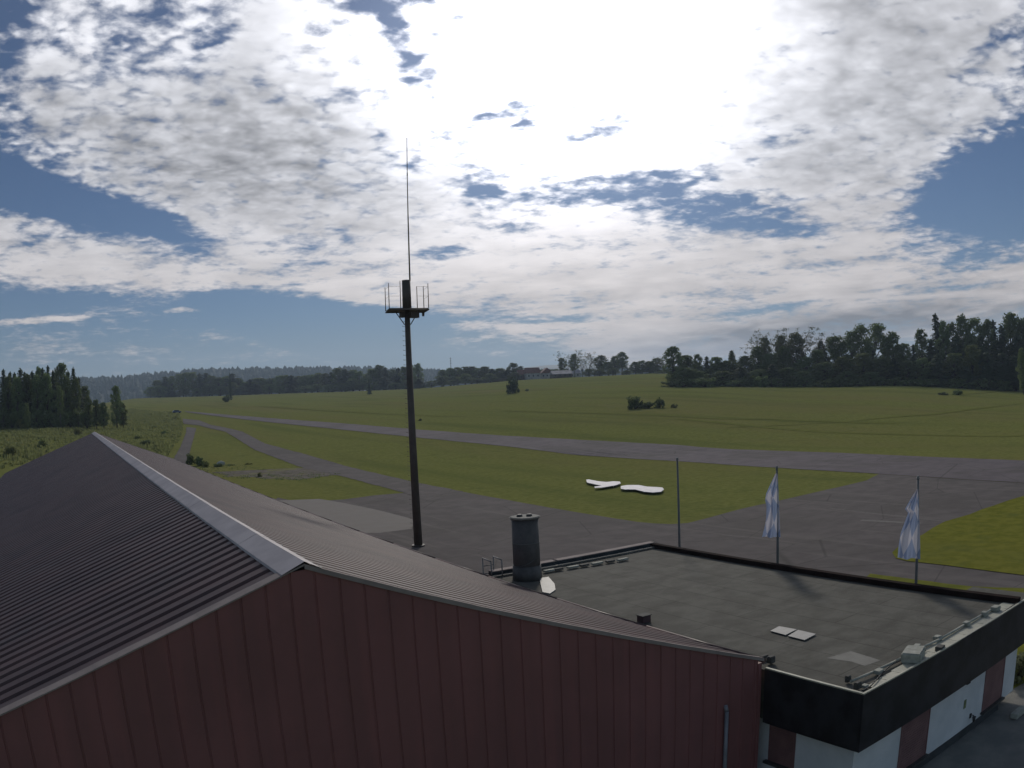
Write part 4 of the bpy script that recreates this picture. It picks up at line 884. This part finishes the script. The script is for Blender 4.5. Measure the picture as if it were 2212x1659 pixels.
tufts('tall_weeds', [(-60, 1030), (-60, 893), (120, 889), (290, 884), (385, 893), (395, 918), (388, 950), (350, 1000), (250, 965), (200, 935), (60, 1000)], 26000, .10, .28, 'weed', .3, 1.25, 5)
tufts('meadow_grass', [(400, 1010), (470, 1000), (740, 1022), (660, 1040), (500, 1034)], 500, .04, .12, 'leaf', .1, .35, 6)
# stones by the bare patch
p = hit(478, 1004); bm = B_(); bmesh.ops.create_icosphere(bm, subdivisions=2, radius=.6)
for v in bm.verts: v.co = Vector((v.co.x*1.2, v.co.y, v.co.z*.7))*random.uniform(.85, 1.12)
o = tag(obj('boulder', bm, 'block'), 'pale boulder beside the dark low shrub at the bare patch', 'boulder'); o.location = p+Vector((0, 0, .2))
# ------------------------------------------------------------------ far buildings
def house(x, yb, wpx, hwall, hroof, mw, mr, label, D=None, ridge_along=True, depth=9., name='farmhouse', group='village houses'):
    a, _ = azel(x, yb); D = D or edge(a)[0]+20; X, Y = D*math.sin(a), D*math.cos(a); z = terr(X, Y); w = wpx*.000556*D
    t = thing(name, label, 'house', (X, Y, z), group); t.rotation_euler = (0, 0, -a+.2)
    bm = B_(); box(bm, -w/2, w/2, -depth/2, depth/2, -.5, hwall); obj('wall', bm, mw, t)
    bm = B_()
    if ridge_along:
        prism(bm, [(-w/2-.4, -depth/2-.5, hwall), (-w/2-.4, depth/2+.5, hwall), (-w/2-.4, 0, hwall+hroof)], (w+.8, 0, 0))
    else:
        prism(bm, [(-w/2-.4, -depth/2-.4, hwall), (w/2+.4, -depth/2-.4, hwall), (0, -depth/2-.4, hwall+hroof)], (0, depth+.8, 0)); prism(bm, [(-w/2, -depth/2-.1, hwall-.05), (w/2, -depth/2-.1, hwall-.05), (0, -depth/2-.1, hwall+hroof-.5)], (0, .2, 0))
    obj('roof', bm, mr, t)
    nwin = max(2, int(w/3))
    for k in range(nwin):
        bm = B_(); cx = -w/2+(k+.5)*w/nwin; box(bm, cx-.5, cx+.5, -depth/2-.04, -depth/2-.005, hwall*.45, hwall*.45+1.2); wn = obj('window', bm, 'glass', t)
    return t
house(1150, 818, 30, 4.5, 4.2, 'wallc', 'tile', 'red-roofed farmhouse with grey wall in front of the far trees', name='farmhouse')
house(1128, 820, 18, 4., 3.6, 'barn', 'tile', 'small brown barn left of the red-roofed farmhouse', name='barn')
house(1180, 817, 26, 4.5, 4.0, 'wallc', 'tile', 'second farmhouse right of the red-roofed one', ridge_along=False, D=625)
house(1212, 817, 42, 2.6, 2.6, 'barn', 'whiteroof', 'long low barn whose roof shines white', name='barn', depth=12, D=575)
house(1240, 813, 24, 3.6, 2.6, 'wallc', 'whiteroof', 'small pale-roofed house under the tall slender trees', D=640)
p = hit(382, 893); cr = thing('parked_car', 'small blue car parked by the far end of the runway', 'car', p+Vector((0, 0, .05)))
bm = B_(); prism(bm, [(-2, -.8, .35), (2, -.8, .35), (2, -.8, .8), (1.2, -.8, .95), (.7, -.8, 1.4), (-1.2, -.8, 1.42), (-1.9, -.8, .95)], (0, 1.6, 0)); obj('body', bm, 'blue', cr, .06)
bm = B_(); prism(bm, [(.95, -.72, .98), (.60, -.72, 1.34), (-1.1, -.72, 1.36), (-1.5, -.72, .98)], (0, 1.44, 0)); bmesh.ops.scale(bm, verts=bm.verts, vec=(1, 1.13, 1)); obj('window', bm, 'glass', cr)
for sx in (-1.25, 1.25):
    for sy in (-.8, .62):
        bm = B_(); tube(bm, (sx, sy, .32), (sx, sy+.18, .32), .32, .32, 14); obj('wheel', bm, 'rubber', cr)
# thin aerial on the skyline
a, e = azel(973, 772); D = 760; X, Y = D*math.sin(a), D*math.cos(a); z = terr(X, Y); hh = EYE+D*math.tan(e)-z
bm = B_(); tube(bm, (0, 0, 0), (0, 0, hh), .45, .15, 6)
for q in (.8, .88, .95): tube(bm, (-1.2, 0, hh*q), (1.2, 0, hh*q), .12, .12, 5)
o = tag(obj('lattice_aerial', bm, 'steel'), 'thin aerial mast on the skyline above the far trees', 'mast'); o.location = (X, Y, z)
# ------------------------------------------------------------------ distant hills and their woodland
def hill(top, D, name, m, base=-20., depth=500, seed=3):
    random.seed(seed); bm = B_(); rows = [[], [], [], [], []]
    n = 160; x0, x1 = top[0][0], top[-1][0]
    for i in range(n+1):
        x = x0+(x1-x0)*i/n
        for p, q in zip(top[:-1], top[1:]):
            if p[0] <= x <= q[0]: y = p[1]+(q[1]-p[1])*(x-p[0])/(q[0]-p[0])
        xc = max(-250, min(2450, x)); a, e = azel(xc, y); a += (x-xc)*.00056
        for k, (dd, f) in enumerate(((-depth, 0), (-depth*.6, .45), (-depth*.25, .85), (0, 1.), (depth, .2))):
            d = D+dd; zt = EYE+D*math.tan(e); X, Y = d*math.sin(a), d*math.cos(a); zb = terr(X, Y)-3; rows[k].append(bm.verts.new((X, Y, zb+(zt-zb)*f)))
    for r0, r1 in zip(rows[:-1], rows[1:]):
        for i in range(n): f = bm.faces.new((r0[i], r0[i+1], r1[i+1], r1[i])); f.smooth = True
    pts = [[v.co.copy() for v in r] for r in rows]
    tag(obj(name, bm, m), None, None, kind='structure'); return pts
hp = [(-700, 840), (-100, 832), (165, 830), (230, 828), (300, 823), (360, 816), (420, 811), (500, 808), (560, 808), (640, 806), (740, 806), (800, 806), (900, 812), (1100, 815), (1300, 812), (1600, 800), (2000, 790), (2300, 780), (2800, 780)]
pts = hill(hp, 2300, 'hills', 'farwood', depth=550)
h2 = hill([(900, 812), (1000, 806), (1100, 797), (1180, 789), (1250, 786), (1330, 790), (1420, 800), (1500, 806)], 4200, 'hills', 'farwood', depth=600)
random.seed(21); bm = B_()
for k in range(5200):     # rounded tree tops standing all over the wooded hill
    i = random.randint(0, len(pts[0])-2); j = random.choice((0, 1, 1, 2, 2)); u, v = random.random(), random.random()
    p = (pts[j][i]*(1-u)+pts[j][i+1]*u)*(1-v)+(pts[j+1][i]*(1-u)+pts[j+1][i+1]*u)*v
    h = random.uniform(14, 24); w = random.uniform(5, 10); n = 6; rings_ = []
    for (zz, rr) in ((-4, .9), (h*.35, 1.0), (h*.7, .7)):
        rings_.append([bm.verts.new(p+Vector((math.cos(6.283*q/n+k)*w*rr*random.uniform(.8, 1.2), math.sin(6.283*q/n+k)*w*rr*random.uniform(.8, 1.2), zz*random.uniform(.85, 1.15)))) for q in range(n)])
    tpv = bm.verts.new(p+Vector((0, 0, h)))
    for a_, b_ in zip(rings_[:-1], rings_[1:]):
        for q in range(n): bm.faces.new((a_[q], a_[(q+1) % n], b_[(q+1) % n], b_[q]))
    for q in range(n): bm.faces.new((rings_[-1][q], rings_[-1][(q+1) % n], tpv))
tag(obj('far_forest', bm, 'farwood', fixn=False), None, None, kind='stuff')
p = onz(2222, 1510); plant('shrub', (p.x+1.2, p.y+1.0, 0), 1.3, 1.6, 'brownish bush behind the far end of the white clubhouse wall', 'bush', mat_='twig')
p = onz(2190, 1556); bm = B_(); box(bm, -.35, .35, -.12, .12, 0, .16); o = tag(obj('kerb_stone', bm, 'block', bevel=.02), 'pale kerb stone on the paving past the white wall', 'kerb'); o.location = (p.x+.3, p.y, .05)
# ------------------------------------------------------------------ haze
bm = B_(); box(bm, -5300, 5300, -5300, 5300, -60, 330); hz = obj('haze', bm, M['glass']); hz.data.materials.clear()
hm = bpy.data.materials.new('haze_air'); hm.use_nodes = True; n = hm.node_tree; n.nodes.clear(); o_ = n.nodes.new('ShaderNodeOutputMaterial'); v_ = n.nodes.new('ShaderNodeVolumePrincipled')
v_.inputs['Color'].default_value = (.62, .78, 1, 1); v_.inputs['Density'].default_value = .00017; v_.inputs['Anisotropy'].default_value = .3; n.links.new(v_.outputs[0], o_.inputs['Volume']); hz.data.materials.append(hm); tag(hz, None, None, kind='stuff')
hz.visible_shadow = True
